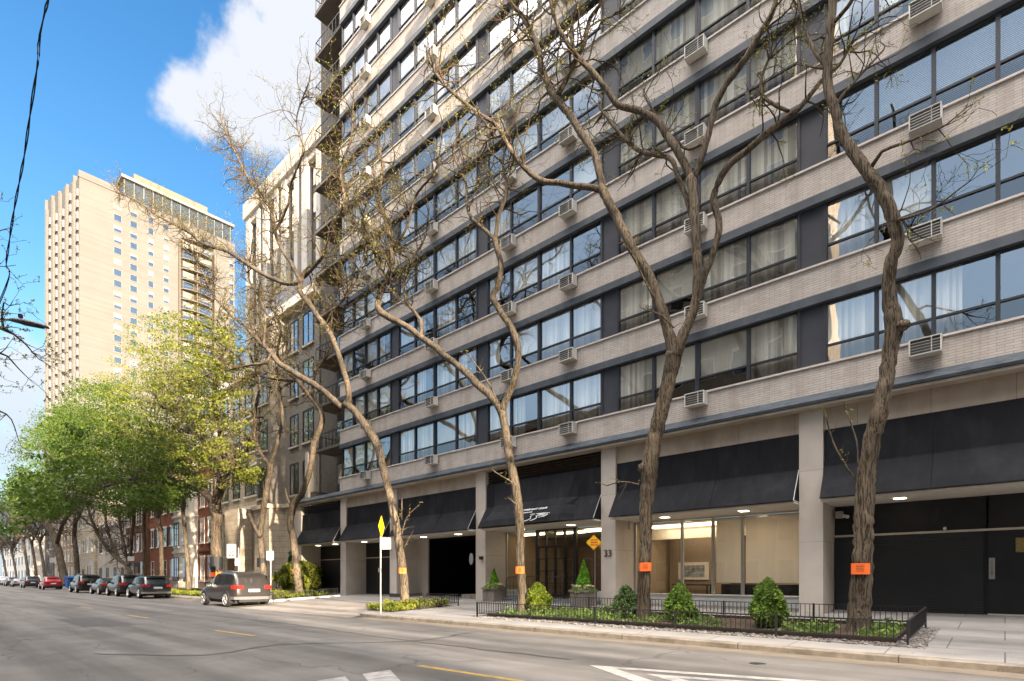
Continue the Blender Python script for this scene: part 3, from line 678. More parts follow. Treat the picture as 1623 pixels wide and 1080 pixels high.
    if kind == 'g':
        m.box(a, b, GY, GY+.1, zb_, AB-.05)
        m.build('wall_panel', m_black, B)
        m = MB()
        for k in range(30): m.box(a+.1, b-.1, GY-.035+.008*(k%2), GY-.005, zs(GY)+.0+k*.0725, zs(GY)+.0+(k+1)*.0725-.008)
        m.build('garage_door', m_roll, B)
        m = MB(); m.box(a, b, GY-.05, GY-.002, 2.62, 2.68); m.build('transom_bar', m_bar, B)
    elif kind == 'door':
        m.box(a, b, GY, GY+.1, zb_, AB-.05); m.build('wall_panel', m_black, B)
        m = MB()
        for k in range(31): m.box(a+.02, -.42 if a < 0 else b-.1, GY-.05+.006*(k%2), GY-.006, zs(GY)-.02+k*.0712, zs(GY)-.02+(k+1)*.0712-.006)
        m.build('roll_shutter', m_roll, B)
        m = MB(); m.box(a, b, GY-.06, GY-.004, 2.63, 2.69); m.box(-.35, -.32, GY-.05, GY-.006, 2.69, AB-.06); m.build('transom_bar', m_bar, B)
        if a < 0:
            d = MB(); d.box(-.33, .75, GY-.045, GY-.006, zs(GY)+.03, 2.62); do = d.build('door', m_black, B)
            h = MB(); h.box(-.31, -.19, GY-.065, GY-.046, 1.38, 1.93); h.tube([(-.25, GY-.07, 1.5), (-.25, GY-.12, 1.52), (-.25, GY-.12, 1.80), (-.25, GY-.07, 1.82)], .014, 6); h.build('door_handle', m_pole, do)
            h = MB(); h.box(.20, .58, GY-.052, GY-.046, 2.06, 2.42); pl = h.build('plaque', M('brass_plaque', (.22,.17,.05), .5, .3, 20), do)
            d = MB(); d.box(-.33, .75, GY-.10, GY-.006, zs(GY)-.02, zs(GY)+.028); d.build('threshold', m_sill, B)
            c = MB(); c.box(-3.72, -3.55, GY-.35, GY-.15, 3.18, 3.38); c.cyl((-3.55, GY-.25, 3.25), (-3.4, GY-.32, 3.2), .05, n=10); c.build('security_camera', m_acw, B)
            l2 = MB(); l2.ball((-1.2, GY-.09, 2.74), .04, .04, .05); l2.build('bulb', m_soffit, B)
    elif kind == 'garage':
        m = MB()
        for wx in (a, b-.02): m.box(wx, wx+.02, GY+.1, 30, .2, AB-.05)
        m.box(a, b, 30, 30.1, .2, AB); m.box(a, b, GY+.1, 30, AB-.05, AB); m.box(a, b, 18.96, 30, .40, .44)
        m.build('garage_interior', m_black, B)
        m = MB(); m.box(a, a+.9, GY, GY+.1, .3, AB-.05); m.build('wall_panel', m_pier, B)
        m = MB(); m.box(-19.6, b-.02, 17.9, 18.7, zs(18)-.06, zs(18)+.20); m.box(a-.6, a+.5, 17.3, 18.6, zs(18)-.06, zs(18)+.16); m.build('concrete_step', m_kerb, B)
    elif kind == 'entry':
        pass
    elif kind == 'shop':
        pass
# shop front -------------------------------------------------------------
a, b = -10.59, -4.45
m = MB(); m.box(a, b, GY-.06, GY+.12, .3, .80); m.box(a, b, GY-.12, GY+.14, .80, .84); m.build('stall_riser', m_white, B)
sw = MB(); sw.box(a, b, GY-.02, GY+.06, AB-.10, AB-.052); sw.box(a, a+.07, GY-.02, GY+.06, .842, AB-.10)
for x in (-8.66, -7.53, -6.53): sw.box(x-.045, x+.045, GY-.03, GY+.07, .842, AB-.10)
so = sw.build('shop_window', m_alu, B)
p = MB(); p.quad((a+.07, GY+.02, .842), (b, GY+.02, .842), (b, GY+.02, AB-.1), (a+.07, GY+.02, AB-.1)); p.build('pane', m_shopglass, so)
s = MB(); s.box(-7.46, -6.60, GY+.12, GY+.13, 1.28, AB-.1); s.box(-6.46, b-.02, GY+.12, GY+.13, 1.28, AB-.1); s.box(-7.46, -6.60, GY+.11, GY+.14, 1.25, 1.28); s.box(-6.46, b-.02, GY+.11, GY+.14, 1.25, 1.28); s.build('roller_shade', m_shade, so)
rm = MB(); rm.box(-7.4, b-.1, GY+.4, GY+1.0, .48, 1.2); rm.build('dark_gap_block', m_black, B)  # added dark block, stands for the dark gap below the roller shades
rm = MB(); rm.box(a, b, 23.6, 23.7, .4, AB); rm.box(a-.02, a, GY+.13, 23.6, .4, AB); rm.box(b, b+.02, GY+.13, 23.6, .4, AB); rm.build('room_wall', m_tan, B)
rm = MB(); rm.box(a, b, GY+.13, 23.6, .44, .48); rm.build('room_floor', m_wood, B)
rm = MB(); rm.box(a, b, GY+.13, 23.6, 3.45, 3.50); rm.box(a, b, GY+1.4, GY+1.5, 2.95, 3.45); rm.build('room_ceiling', m_soffit, B)
rm = MB(); rm.box(a+.3, -7.6, GY+.75, GY+1.05, 3.36, 3.44); rm.build('ceiling_light', m_lampstrip, B)
rm = MB(); rm.box(-9.9, -9.0, 23.5, 23.59, .5, 2.6); rm.box(-12.0+2.9, -8.2, 23.5, 23.59, .5, 2.6); rm.build('room_door', m_wood, B)
for nm, loc, e, sz in (('shop_lamp', (-8.8, 20.6, 3.3), 9, 2.2), ('shade_fill_lamp', (-5.7, 20.6, 3.3), 40, 1.8), ('lobby_lamp', (-14.5, 20.6, 3.3), 5, 1.8)):  # lamp at the right is added behind the roller shades to brighten them
    L = bpy.data.objects.new(nm, bpy.data.lights.new(nm, 'AREA')); COL.objects.link(L); L.data.energy = e; L.data.size = sz; L.data.color = (1, .84, .64); L.location = loc
# objects inside the shop, on its back wall
# picture hangs on a partition just inside the glass
m = MB(); m.box(-10.4, -7.95, 21.3, 21.38, .48, 3.44); m.build('partition', m_tan, B)
t = thing('framed_picture', 'wide framed print hanging on the tan wall inside the shop window', 'picture', (-9.35, 21.3, 1.55))
m = MB(); m.box(-10.0, -8.75, 21.24, 21.297, 1.35, 2.05); m.build('frame', m_soffit, t)
m = MB(); m.box(-9.86, -8.89, 21.228, 21.238, 1.47, 1.93); m.build('print', M('print_ink', (.25,.27,.27), .7, .6, 6, stain=((.05,.06,.07), .9, (1,1,3)), stain_scale=5), t)
t = thing('console_table', 'low dark console table beneath the framed print inside the shop', 'table', (-9.3, 20.9, .48))
m = MB(); m.box(-10.0, -8.5, 20.65, 21.15, 1.12, 1.17); m.build('table_top', m_black, t)
for x in (-9.95, -8.6):
    for y in (20.7, 21.05): m = MB(); m.box(x, x+.05, y, y+.05, .48, 1.12); m.build('leg', m_black, t)
# entrance ---------------------------------------------------------------
a, b = -17.35, -11.23
m = MB(); m.box(a, b, 17.45, 18.95, zs(17.2)-.1, zs(17.2)+.14); m.box(-16.4, -12.3, 17.1, 17.45, zs(17.2)-.1, zs(17.2)+.02); m.build('entrance_step', M('bluestone', (.16,.17,.185), .8, .1, 3), B)
dz = zs(17.2)+.14
m = MB(); m.box(a, a+.02+.03, GY+.1, 24, dz, AB); m.box(b-.05, b, GY+.1, 24, dz, AB); m.box(a, b, 24, 24.1, dz, AB); m.build('lobby_wall', m_tan, B)
m = MB(); m.box(a, b, GY+.1, 24, AB-.12, AB-.06); m.build('lobby_ceiling', m_soffit, B)
m = MB(); m.box(a, b, 18.95, 24, dz-.1, dz-.02); m.build('lobby_floor', m_tan, B)
m = MB(); m.box(-16.6, -13.6, 22.5, 22.6, dz, 3.0); m.box(-12.9, -11.4, 21.5, 21.6, dz, 2.9); m.build('lobby_dim_panel', M('dark_lobby_panel', (.075,.055,.038), .5, .2), B)  # added dark panels, put in to darken the lobby
m = MB(); m.box(-16.9, -15.6, 19.2, 19.45, AB-.2, AB-.13); m.box(-13.2, -11.6, 19.1, 19.4, AB-.22, AB-.13); m.box(-15.2, -13.6, 19.6, 19.8, AB-.2, AB-.13); m.build('lobby_light', m_lampstrip, B)
m = MB(); m.box(a, -15.45, GY, GY+.05, dz, dz+.35); m.box(-13.3, b, GY, GY+.05, dz, dz+.35); m.build('stall_riser', m_white, B)
m = MB(); m.box(a, a+.06, GY-.02, GY+.06, dz+.35, AB-.06); m.box(b-.06, b, GY-.02, GY+.06, dz+.35, AB-.06); lw = m.build('lobby_window', m_alu, B)
p = MB(); p.quad((a+.06, GY+.02, dz+.35), (-15.5, GY+.02, dz+.35), (-15.5, GY+.02, AB-.06), (a+.06, GY+.02, AB-.06)); p.build('pane', m_shopglass, lw)
p = MB(); p.quad((-13.25, GY+.02, dz+.35), (b-.06, GY+.02, dz+.35), (b-.06, GY+.02, AB-.06), (-13.25, GY+.02, AB-.06)); p.build('pane', m_shopglass, lw)
# the dark gridded door set
e = MB(); ys, ye = GY-.10, GY+.04
for x, w in ((-15.42, .13), (-14.92, .06), (-14.42, .04), (-13.92, .06), (-13.36, .15)): e.box(x-w/2, x+w/2, ys, ye, dz, AB-.06)
for z, w in ((AB-.09, .05), (3.12, .035), (2.78, .07), (2.25, .03), (1.72, .03), (1.20, .03), (dz+.10, .12)): e.box(-15.40, -13.38, ys+.02, ye-.02, z-w/2, z+w/2)
eo = e.build('entrance_door', m_iron, B)
p = MB(); p.quad((-15.4, GY, dz), (-13.4, GY, dz), (-13.4, GY, AB-.06), (-15.4, GY, AB-.06)); p.build('pane', m_shopglass, eo)
h = MB(); h.tube([(-14.47, ys-.01, 1.25), (-14.47, ys-.06, 1.3), (-14.47, ys-.06, 1.65), (-14.47, ys-.01, 1.7)], .014, 6); h.build('door_handle', m_pole, eo)
# wall lamp and round mirror, numbers on the pier
text_mesh('house_number', '33', .36, M('brushed_number', (.14,.13,.12), .4, .05, metal=.6), B, (-10.91, D-.0, 2.32), extrude=.02)
t = thing('round_mirror', 'round white traffic mirror on a bracket beside the dark garage opening', 'mirror', (-18.7, 17.7, 2.2))
m = MB(); m.tube([(-18.70, 17.74, 2.32), (-18.72, 17.70, 2.32)], [.27, .27], 28); m.build('mirror_face', m_swhite, t)
m = MB(); m.tube([(-18.70, 17.76, 2.32), (-18.3, 17.9, 2.32), (-17.95, 17.9, 2.32)], .02, 6); m.build('bracket', m_iron, t)
m = MB(); m.box(-17.64, -17.50, D-.12, D+.015, 2.25, 2.40); m.build('intercom', m_iron, B)
m = MB(); m.ball((-10.4, 18.0, 3.38), .07, .07, .16); m.build('wall_speaker', m_bar, B)
# air conditioners -------------------------------------------------------
acm = MB(); W, H, P_ = .66, .42, .30
acm.box(-W/2, W/2, -P_, -P_+.03, H-.03, H); acm.box(-W/2, W/2, -P_, -P_+.03, 0, .03); acm.box(-W/2, -W/2+.03, -P_, -P_+.03, .03, H-.03); acm.box(W/2-.03, W/2, -P_, -P_+.03, .03, H-.03)
acm.box(-W/2, W/2, -P_+.03, 0, H-.02, H); acm.box(-W/2, W/2, -P_+.03, 0, 0, .02); acm.box(-W/2, -W/2+.02, -P_+.03, 0, .02, H-.02); acm.box(W/2-.02, W/2, -P_+.03, 0, .02, H-.02)
for k in range(4): acm.box(-W/2+.03, W/2-.03, -P_+.002, -P_+.016, .09+k*.072, .10+k*.072)
acm.box(.12, .14, -P_-.002, -P_+.014, .03, H-.03)
ao = acm.build('air_conditioner', m_acw, None); acd = ao.data; bpy.data.objects.remove(ao)
agm = MB(); agm.box(-W/2+.03, W/2-.03, -P_+.05, -P_+.07, .03, H-.03); ao = agm.build('grille', m_acg, None); agd = ao.data; bpy.data.objects.remove(ao)
for n in range(2, NF+1):
    for x in (-1.48, -7.45, -12.6, -15.75, -20.9, -26.75):
        if n > 13 and x > -20: continue
        o = put('air_conditioner', acd, B, Vector((x, D-.052, sill(n)-.06-H)) - bl); put('grille', agd, o, (0, 0, 0))

m = MB(); m.tube([(-6.0, -.6, -.01), (-6.0, -.6, .006)], .36, 24); struct(m.build('manhole_cover', m_frame))
m = MB(); m.tube([(-3.0, 9.3, -.01), (-3.0, 9.3, .007)], .12, 16); struct(m.build('valve_cover', m_frame))

# ================================================================ trees
def smooth_path(pts, rs, step):
    """Catmull-Rom through 3-d points with radii"""
    P_ = [Vector(p) for p in pts]; out = []; ro = []
    for i in range(len(P_)-1):
        p0 = P_[max(i-1, 0)]; p1 = P_[i]; p2 = P_[i+1]; p3 = P_[min(i+2, len(P_)-1)]
        n = max(1, int((p2-p1).length/step))
        for k in range(n):
            t = k/n
            out.append(.5*((2*p1) + (p2-p0)*t + (2*p0-5*p1+4*p2-p3)*t*t + (3*p1-p0-3*p2+p3)*t**3)); ro.append(rs[i]*(1-t)+rs[i+1]*t)
    out.append(P_[-1]); ro.append(rs[-1]); return out, ro
TK = 1.5
class Tree:
    def __init__(s, seed): s.rng = random.Random(seed); s.nr = np.random.default_rng(seed); s.trunk = MB(); s.tw = MB(); s.lv = Leaves(); s.seed = seed
    def limb(s, pts, rs, n=10, rough=.09, step=.16, twigs=0, tl=1.2, start=0, bud=.03, lev=2, buds=True, out=None):
        pp, rr = smooth_path(pts, rs, step)
        jig = s.rng
        q = [p.copy() for p in pp]
        for i in range(1, len(q)-1): q[i] += Vector((jig.uniform(-1,1), jig.uniform(-1,1), jig.uniform(-1,1)))*rr[i]*.10
        s.trunk.tube(q, rr, n, rough=rough, seed=s.seed*31+len(s.trunk.v))
        if twigs:
            L = sum((q[i+1]-q[i]).length for i in range(len(q)-1)); cnt = int(L*twigs*1.0)
            for _ in range(cnt):
                i = jig.randint(int(start*(len(q)-2)), len(q)-2); t = (q[i+1]-q[i]).normalized()
                d = s.side(t); 
                if out is not None: d = (d + out).normalized()
                s.twig(q[i], d, tl*TK*jig.uniform(.4, 1.2), min(rr[i]*.6, .006+tl*.019), lev, bud, buds)
            s.twig(q[-1], (q[-1]-q[-2]).normalized(), tl*.9, rr[-1]*.9, lev, bud, buds)
        return q, rr
    def side(s, t, spread=.9):
        r = s.rng; v = Vector((r.gauss(0,1), r.gauss(0,1), r.gauss(0,1)+.10)); v -= t*v.dot(t)
        if v.length < .01: v = Vector((1,0,0))
        v.normalize(); return (t*r.uniform(.35, 1.0) + v*spread).normalized()
    def twig(s, p, d, L, r, lev, bud, buds=True, up=.02):
        g = s.rng; seg = max(3, int(L/.2)); step = L/seg; pts = [p]; rs = [r]; dd = d.copy()
        for i in range(seg):
            dd = (dd + Vector((g.gauss(0,1), g.gauss(0,1), g.gauss(0,1)))*.26 + Vector((0,0,up))).normalized()
            pts.append(pts[-1] + dd*step); rs.append(max(.0040, r*(1-(i+1)/seg*.72)))
        s.tw.tube(pts, rs, 3 if r < .02 else 5, cap=False)
        if lev > 0:
            for k in range(max(2, int(L*3.5))):
                i = g.randint(1, len(pts)-1); t = (pts[i]-pts[i-1]).normalized()
                s.twig(pts[i], s.side(t, .8), L*g.uniform(.28, .6), max(.0040, rs[i]*.62), lev-1, bud, buds, up)
        if buds and (lev <= 1):
            for i in range(1, len(pts)):
                if g.random() < s.bp: 
                    for _ in range(s.bn): s.lv.add(pts[i] + Vector((g.gauss(0,1), g.gauss(0,1), g.gauss(0,1)))*bud*.8, bud*g.uniform(.6, 1.3))
    bp = .5; bn = 2; ws = .86
    def finish(s, name, label, cat, loc, bark, leaf, group=None, crown='crown'):
        t = thing(name, label, cat, loc, group)
        s.trunk.build('trunk', bark, t, smooth=True)
        if s.tw.v: s.tw.build('branches', m_twig if bark is m_bark else bark, t)
        if s.lv.c: s.lv.build(crown, leaf, t, s.seed)
        return t
def TR(tree, trace, Y, dy=0, **kw):
    """trace = (px, py, width px) list in the photo, standing at street depth Y, drifting by dy towards its end"""
    pts = []; rs = []; n = len(trace)
    for i, (x, y, w) in enumerate(trace):
        yy = Y + dy*(i/(n-1))**1.2; p = PP(x, y, yy); pts.append(p); rs.append(max(.006, kw.get('ws', tree.ws)*w/2/860*PZ(p.x, p.y)/math.sqrt(1+((x-811.5)/860)**2)))
    kw.pop('ws', None)
    return tree.limb(pts, rs, **kw)
GRP = 'bare honey locust trees along the kerb'
# ---- right-hand tree
t = Tree(11); t.ws = .94; Y = 13.4
TR(t, [(1359,1012,52),(1361,990,42),(1366,900,36),(1370,820,34),(1374,750,33),(1381,700,31),(1395,650,30),(1405,600,28),(1412,550,29),(1416,515,34),(1409,470,25),(1411,420,24),(1423,385,23),(1415,345,24),(1395,300,23),(1365,260,21),(1335,215,19),(1325,180,17),(1311,130,17),(1315,60,16),(1320,0,15),(1316,-60,13),(1330,-130,10),(1322,-220,6)], Y, n=16, rough=.10, step=.10, twigs=0)
t.trunk.ball(PP(1432,516,Y-.1), .12,.12,.10, jit=.15, seed=2)
TR(t, [(1380,266,9),(1398,240,7),(1430,228,6),(1470,212,5),(1500,198,4)], Y, -.8, n=6, twigs=3, tl=.7)
TR(t, [(1415,350,8),(1440,345,6),(1480,330,5),(1520,300,3)], Y, -1.2, n=6, twigs=3.5, tl=.7)
TR(t, [(1318,40,9),(1345,10,8),(1370,-30,7),(1410,-70,5)], Y, -.6, n=6, twigs=2.5, tl=1.1)
TR(t, [(1314,110,8),(1290,80,7),(1275,40,6),(1262,-10,5),(1240,-80,4)], Y, .6, n=6, twigs=2.5, tl=1.0)
TR(t, [(1322,170,7),(1345,140,6),(1372,110,5),(1400,80,4)], Y, .7, n=6, twigs=4, tl=.8)
for a in ([(1356,760,4),(1345,745,3),(1320,700,3),(1308,655,2)], [(1360,740,3),(1358,700,3),(1340,650,2)]): TR(t, a, Y-.2, 0, n=4, twigs=3, tl=.2, lev=0)
t.finish('locust_tree', 'bare locust tree at the right end of the long planter, shaded bark', 'tree', (PP(1362,1000,Y).x, Y, .2), m_bark, m_bud, GRP)
# ---- second tree
t = Tree(12); Y = 13.4
TR(t, [(1021,1005,34),(1021,975,27),(1021,940,24),(1022,900,23),(1023,850,23),(1025,800,25),(1028,762,29),(1030,740,31),(1035,700,28),(1049,650,28),(1061,600,27),(1069,560,32)], Y, n=16, rough=.10, step=.10)
t.trunk.ball(PP(1019,742,Y-.1), .14,.14,.12, jit=.2, seed=3)
TR(t, [(1069,565,26),(1058,520,20),(1045,480,19),(1025,430,18),(1005,400,17),(985,360,17),(970,330,17),(952,298,17)], Y, -.3, n=12, step=.12)
TR(t, [(954,302,13),(942,298,12),(915,295,11),(885,290,10),(860,287,10),(835,270,9),(815,245,9),(800,222,8),(788,200,7),(745,170,6),(700,130,5),(680,95,4)], Y-.3, -1.0, n=8, twigs=3.2, tl=1.3, start=.3)
TR(t, [(955,302,15),(949,270,14),(940,240,13),(920,210,13),(905,185,13),(885,160,13),(870,140,12),(860,110,10),(850,70,9),(830,30,8),(800,-10,7),(790,-60,5)], Y-.3, .8, n=10, twigs=2.6, tl=1.4, start=.4)
TR(t, [(884,152,10),(900,122,9),(914,95,8),(927,65,8),(935,30,7),(955,0,6),(960,-50,5)], Y, -.6, n=8, twigs=2.6, tl=1.2, start=.2)
TR(t, [(1070,565,26),(1088,520,19),(1100,490,17),(1106,440,17),(1104,400,18),(1102,350,18),(1098,300,18),(1095,283,19)], Y, .3, n=12, step=.12)
TR(t, [(1096,285,15),(1080,250,14),(1060,220,14),(1040,190,13),(1010,175,12),(980,167,11),(960,140,10),(940,115,10),(920,95,9),(900,70,8),(880,30,7),(868,-20,6)], Y+.3, -.9, n=10, twigs=2.4, tl=1.3, start=.5)
TR(t, [(1096,287,14),(1108,262,13),(1118,230,12),(1126,200,12),(1135,165,13),(1150,135,13),(1165,115,14),(1183,90,13),(1200,60,12),(1220,30,11),(1230,-5,10),(1225,-60,8),(1240,-120,5)], Y+.3, .5, n=10, twigs=1.8, tl=1.3, start=.5)
TR(t, [(1100,360,11),(1090,320,10),(1076,285,9),(1064,253,9),(1040,246,9),(1015,240,8),(993,223,7),(967,193,6),(950,170,4)], Y+.3, 1.2, n=8, twigs=3, tl=1.0, start=.4)
TR(t, [(1078,545,17),(1095,500,14),(1114,446,13),(1132,395,13),(1140,355,13),(1131,314,13),(1150,269,13),(1185,238,13),(1231,198,13),(1266,172,11),(1299,132,9),(1332,101,7),(1348,71,6),(1383,40,4)], Y+.2, 1.5, n=10, twigs=1.6, tl=.9, start=.6)
TR(t, [(1250,177,7),(1225,165,7),(1207,150,7),(1208,120,6),(1222,80,5),(1215,40,4)], Y+1.2, .3, n=6, twigs=4, tl=.9)
TR(t, [(1110,230,6),(1085,235,5),(1050,200,4),(1020,150,4)], Y, 1, n=5, twigs=3, tl=.9)
for a in ([(1012,768,3),(985,764,3),(962,770,2)], [(1036,470,4),(1010,420,3),(1005,380,2)], [(1068,520,3),(1048,500,3),(1020,490,2)]): TR(t, a, Y-.3, 0, n=4, twigs=4, tl=.35, lev=0)
t.finish('locust_tree', 'tall forked locust tree with sunlit limbs, in the long planter before the shop window', 'tree', (PP(1022,990,Y).x, Y, .2), m_bark, m_bud, GRP)
# ---- third tree
t = Tree(13); t.ws = .8; Y = 13.2
TR(t, [(827,985,25),(827,960,20),(825,900,17),(824,840,17),(820,790,18),(812,745,18),(804,700,16),(798,665,17),(792,645,19)], Y, n=14, rough=.09, step=.11)
TR(t, [(793,650,16),(781,632,15),(758,611,15),(739,591,14),(716,572,13),(700,560,13),(692,552,13),(667,535,12),(646,518,12),(622,506,13),(603,494,14),(599,478,13),(607,458,11),(617,440,11),(621,412,10),(618,385,9),(612,350,8),(600,315,7),(606,270,6),(600,230,4)], Y, .9, n=9, step=.14, twigs=2.4, tl=1.3, start=.55)
TR(t, [(667,533,8),(668,513,8),(661,500,7),(645,478,7),(640,450,6),(650,415,5),(672,380,4),(680,330,3)], Y+.4, .8, n=7, twigs=3.5, tl=1.1, start=.3)
TR(t, [(796,650,15),(804,630,13),(814,605,13),(821,575,13),(821,550,13),(813,525,13),(800,504,12),(788,485,12),(781,470,12),(790,450,11),(794,420,11),(788,395,11),(784,378,11)], Y, .4, n=10, step=.13)
TR(t, [(784,380,8),(770,366,8),(747,345,7),(740,322,6),(738,290,5),(720,250,4)], Y+.4, -.5, n=6, twigs=4, tl=1.1, start=.2)
TR(t, [(785,380,9),(791,340,8),(801,315,7),(803,290,6),(797,262,5),(805,220,4)], Y+.4, .5, n=6, twigs=4, tl=1.1, start=.2)
TR(t, [(617,445,6),(600,420,5),(590,390,5),(560,350,4),(548,300,3)], Y+.8, .5, n=5, twigs=4, tl=1.2)
TR(t, [(620,400,6),(645,360,5),(660,310,5),(690,270,4),(700,220,3)], Y+.8, -.5, n=5, twigs=4, tl=1.2)
for a in ([(812,765,4),(795,755,3),(780,745,2)], [(818,800,4),(806,790,3)], [(790,640,3),(770,600,3),(740,560,2)]): TR(t, a, Y-.25, 0, n=4, twigs=5, tl=.3, lev=0)
t.finish('locust_tree', 'slender crooked locust tree before the entrance awning, at the left end of the planter', 'tree', (PP(826,975,Y).x, Y, .2), m_bark, m_bud, GRP)
# ---- fourth tree
t = Tree(14); t.ws = .82; Y = 13.4
TR(t, [(643,975,24),(642,950,18),(638,900,16),(632,860,16),(627,830,16),(619,790,15),(612,760,15),(605,733,15),(598,707,16),(590,692,18),(576,670,15),(562,652,15),(548,640,14)], Y, n=14, rough=.09, step=.12)
TR(t, [(551,645,13),(553,620,12),(545,589,11),(536,560,11),(524,530,11),(507,506,11),(489,480,11),(475,461,11),(478,440,10)], Y, -.2, n=9, step=.14, twigs=1, tl=.9, start=.5)
TR(t, [(478,442,8),(493,428,7),(515,400,6),(525,360,6),(545,320,5),(540,270,5),(556,220,4),(560,160,3)], Y, -.8, n=7, twigs=4, tl=1.5, start=.1)
TR(t, [(476,448,9),(452,449,9),(418,435,9),(389,417,8),(359,398,8),(322,387,7),(300,369,6),(255,345,5),(215,318,4),(185,305,3)], Y, -1.2, n=7, twigs=3.0, tl=1.3, start=.15)
TR(t, [(475,446,8),(463,420,8),(448,398,7),(437,372,7),(430,335,6),(422,317,6),(400,290,5),(389,275,5),(372,240,4),(350,190,3)], Y, .6, n=7, twigs=3.6, tl=1.4, start=.2)
TR(t, [(437,365,5),(455,330,5),(462,290,4),(480,240,4),(470,190,3),(490,130,3)], Y+.2, -1, n=5, twigs=4, tl=1.3)
TR(t, [(505,505,7),(540,480,6),(565,440,6),(580,390,5),(575,340,4),(600,290,3)], Y, 1.2, n=6, twigs=4, tl=1.3, start=.1)
TR(t, [(546,642,13),(542,646,12),(518,624,12),(498,610,12),(468,592,12),(444,577,11),(430,560,10),(418,548,9),(400,530,8),(389,517,7),(367,500,6),(340,470,5),(320,430,4),(300,390,3)], Y, -.3, n=9, twigs=3, tl=1.3, start=.4)
TR(t, [(430,562,6),(420,575,6),(390,580,5),(350,590,4),(310,600,4),(270,610,3)], Y-.2, -1, n=5, twigs=3.4, tl=1.2)
TR(t, [(418,549,6),(420,500,5),(410,470,5),(395,440,4),(400,390,3)], Y-.2, .8, n=5, twigs=4, tl=1.2)
for a in ([(636,850,3),(645,820,3),(665,800,2)], [(637,825,3),(637,790,2)], [(640,870,3),(650,850,2)]): TR(t, a, Y-.25, 0, n=4, twigs=6, tl=.3, lev=0)
t.finish('locust_tree', 'leaning locust tree with bright sunlit trunk in the small hedge bed beside the garage driveway', 'tree', (PP(642,965,Y).x, Y, .2), m_bark, m_bud, GRP)
# ---- fifth tree (left bed by the driveway)
t = Tree(15); t.ws = .72; Y = 15.0
TR(t, [(477,950,26),(474,935,19),(470,900,17),(466,860,16),(460,826,16),(466,799,17),(478,784,14),(489,755,13),(494,730,13),(498,702,13),(510,672,13),(509,652,12),(497,635,12),(486,621,11),(468,600,10),(452,585,9)], Y, n=10, rough=.08, step=.14)
TR(t, [(452,585,7),(440,560,6),(445,520,6),(430,480,5),(440,440,4),(425,390,3)], Y, .5, n=6, twigs=3.4, tl=1.5)
TR(t, [(494,630,7),(500,590,7),(520,560,6),(530,520,5),(550,480,4),(548,430,3)], Y, -.4, n=6, twigs=3.2, tl=1.5)
TR(t, [(470,605,6),(430,600,5),(400,590,5),(370,560,4),(340,540,3)], Y, -.6, n=6, twigs=3.4, tl=1.4)
TR(t, [(463,805,9),(456,790,7),(452,770,3)], Y, 0, n=6)
t.finish('locust_tree', 'thin crooked locust tree in the left garden bed behind the parked grey car', 'tree', (PP(477,945,Y).x, Y, .3), m_bark, m_bud, GRP)
# ---- sixth tree behind the SUV
t = Tree(16); t.ws = .66; Y = 14.2
TR(t, [(420,955,22),(418,920,16),(415,875,15),(413,846,15),(417,815,15),(421,786,14),(427,750,14),(428,735,15)], Y, n=10, rough=.08, step=.16)
TR(t, [(413,850,12),(402,832,11),(396,818,9),(394,812,5)], Y-.1, 0, n=8)
TR(t, [(428,738,10),(414,720,10),(404,692,9),(405,650,8),(412,610,7),(405,570,6),(415,520,5),(400,480,4)], Y, -.3, n=7, twigs=2.6, tl=1.5, start=.2)
TR(t, [(428,738,10),(440,700,9),(447,665,8),(445,630,7),(440,590,6),(455,550,5),(450,500,4)], Y, .5, n=7, twigs=2.6, tl=1.5, start=.2)
t.bp = .6
t.finish('locust_tree', 'forked locust tree wrapped with a dark band, directly behind the parked grey car', 'tree', (PP(419,935,Y).x, Y, .25), m_bark, m_bud, GRP)

# ---- leafy trees down the street
def leafy(seed, Y, base, trunk, limbs, crown, nleaf, size, mat, label, group=None, bark=None, tl=2.0, tw=2.0, name='maple_tree'):
    """crown = list of (px, py, rx px, ry px, depth radius m, share)"""
    t = Tree(seed); t.bp = 0
    TR(t, trunk, Y, n=12, rough=.07, step=.3)
    ends = []
    for l in limbs:
        q, r = TR(t, l[0], Y, l[1], n=7, step=.35, twigs=tw, tl=tl, start=.15, lev=1, buds=False)
        ends += q[len(q)//3:]
    # leaf sprays sit on small shoots scattered through the crown volume
    for (px, py, rx, ry, rd, share) in crown:
        n = int(nleaf*share*1.1); per = 26; g = t.nr
        for k in range(max(1, n//per)):
            while True:
                v = g.uniform(-1, 1, 3)
                if .15 < np.linalg.norm(v) < 1: break
            yy = Y + v[1]*rd; c = PP(px + v[0]*rx, py + v[2]*ry, yy); s_ = PZ(c.x, c.y)/45
            # nearest limb point feeds a shoot
            if ends and k % 3 == 0:
                e = min(ends[::3], key=lambda p: (p-c).length_squared)
                d = c-e
                if d.length < 5: t.tw.tube([e, e+d*.5+Vector((0,0,.1*d.length)), c], [.02, .012, .005], 3, cap=False)
            flat = .35
            t.lv.cloud(c, .62*s_ if s_ > .6 else .42, per, size*.88, g, flat)
    return t.finish(name, label, 'tree', (PP(*base, Y).x, Y, .25), bark or m_bark2, mat, group)
G2 = 'leafy street trees further down the street'
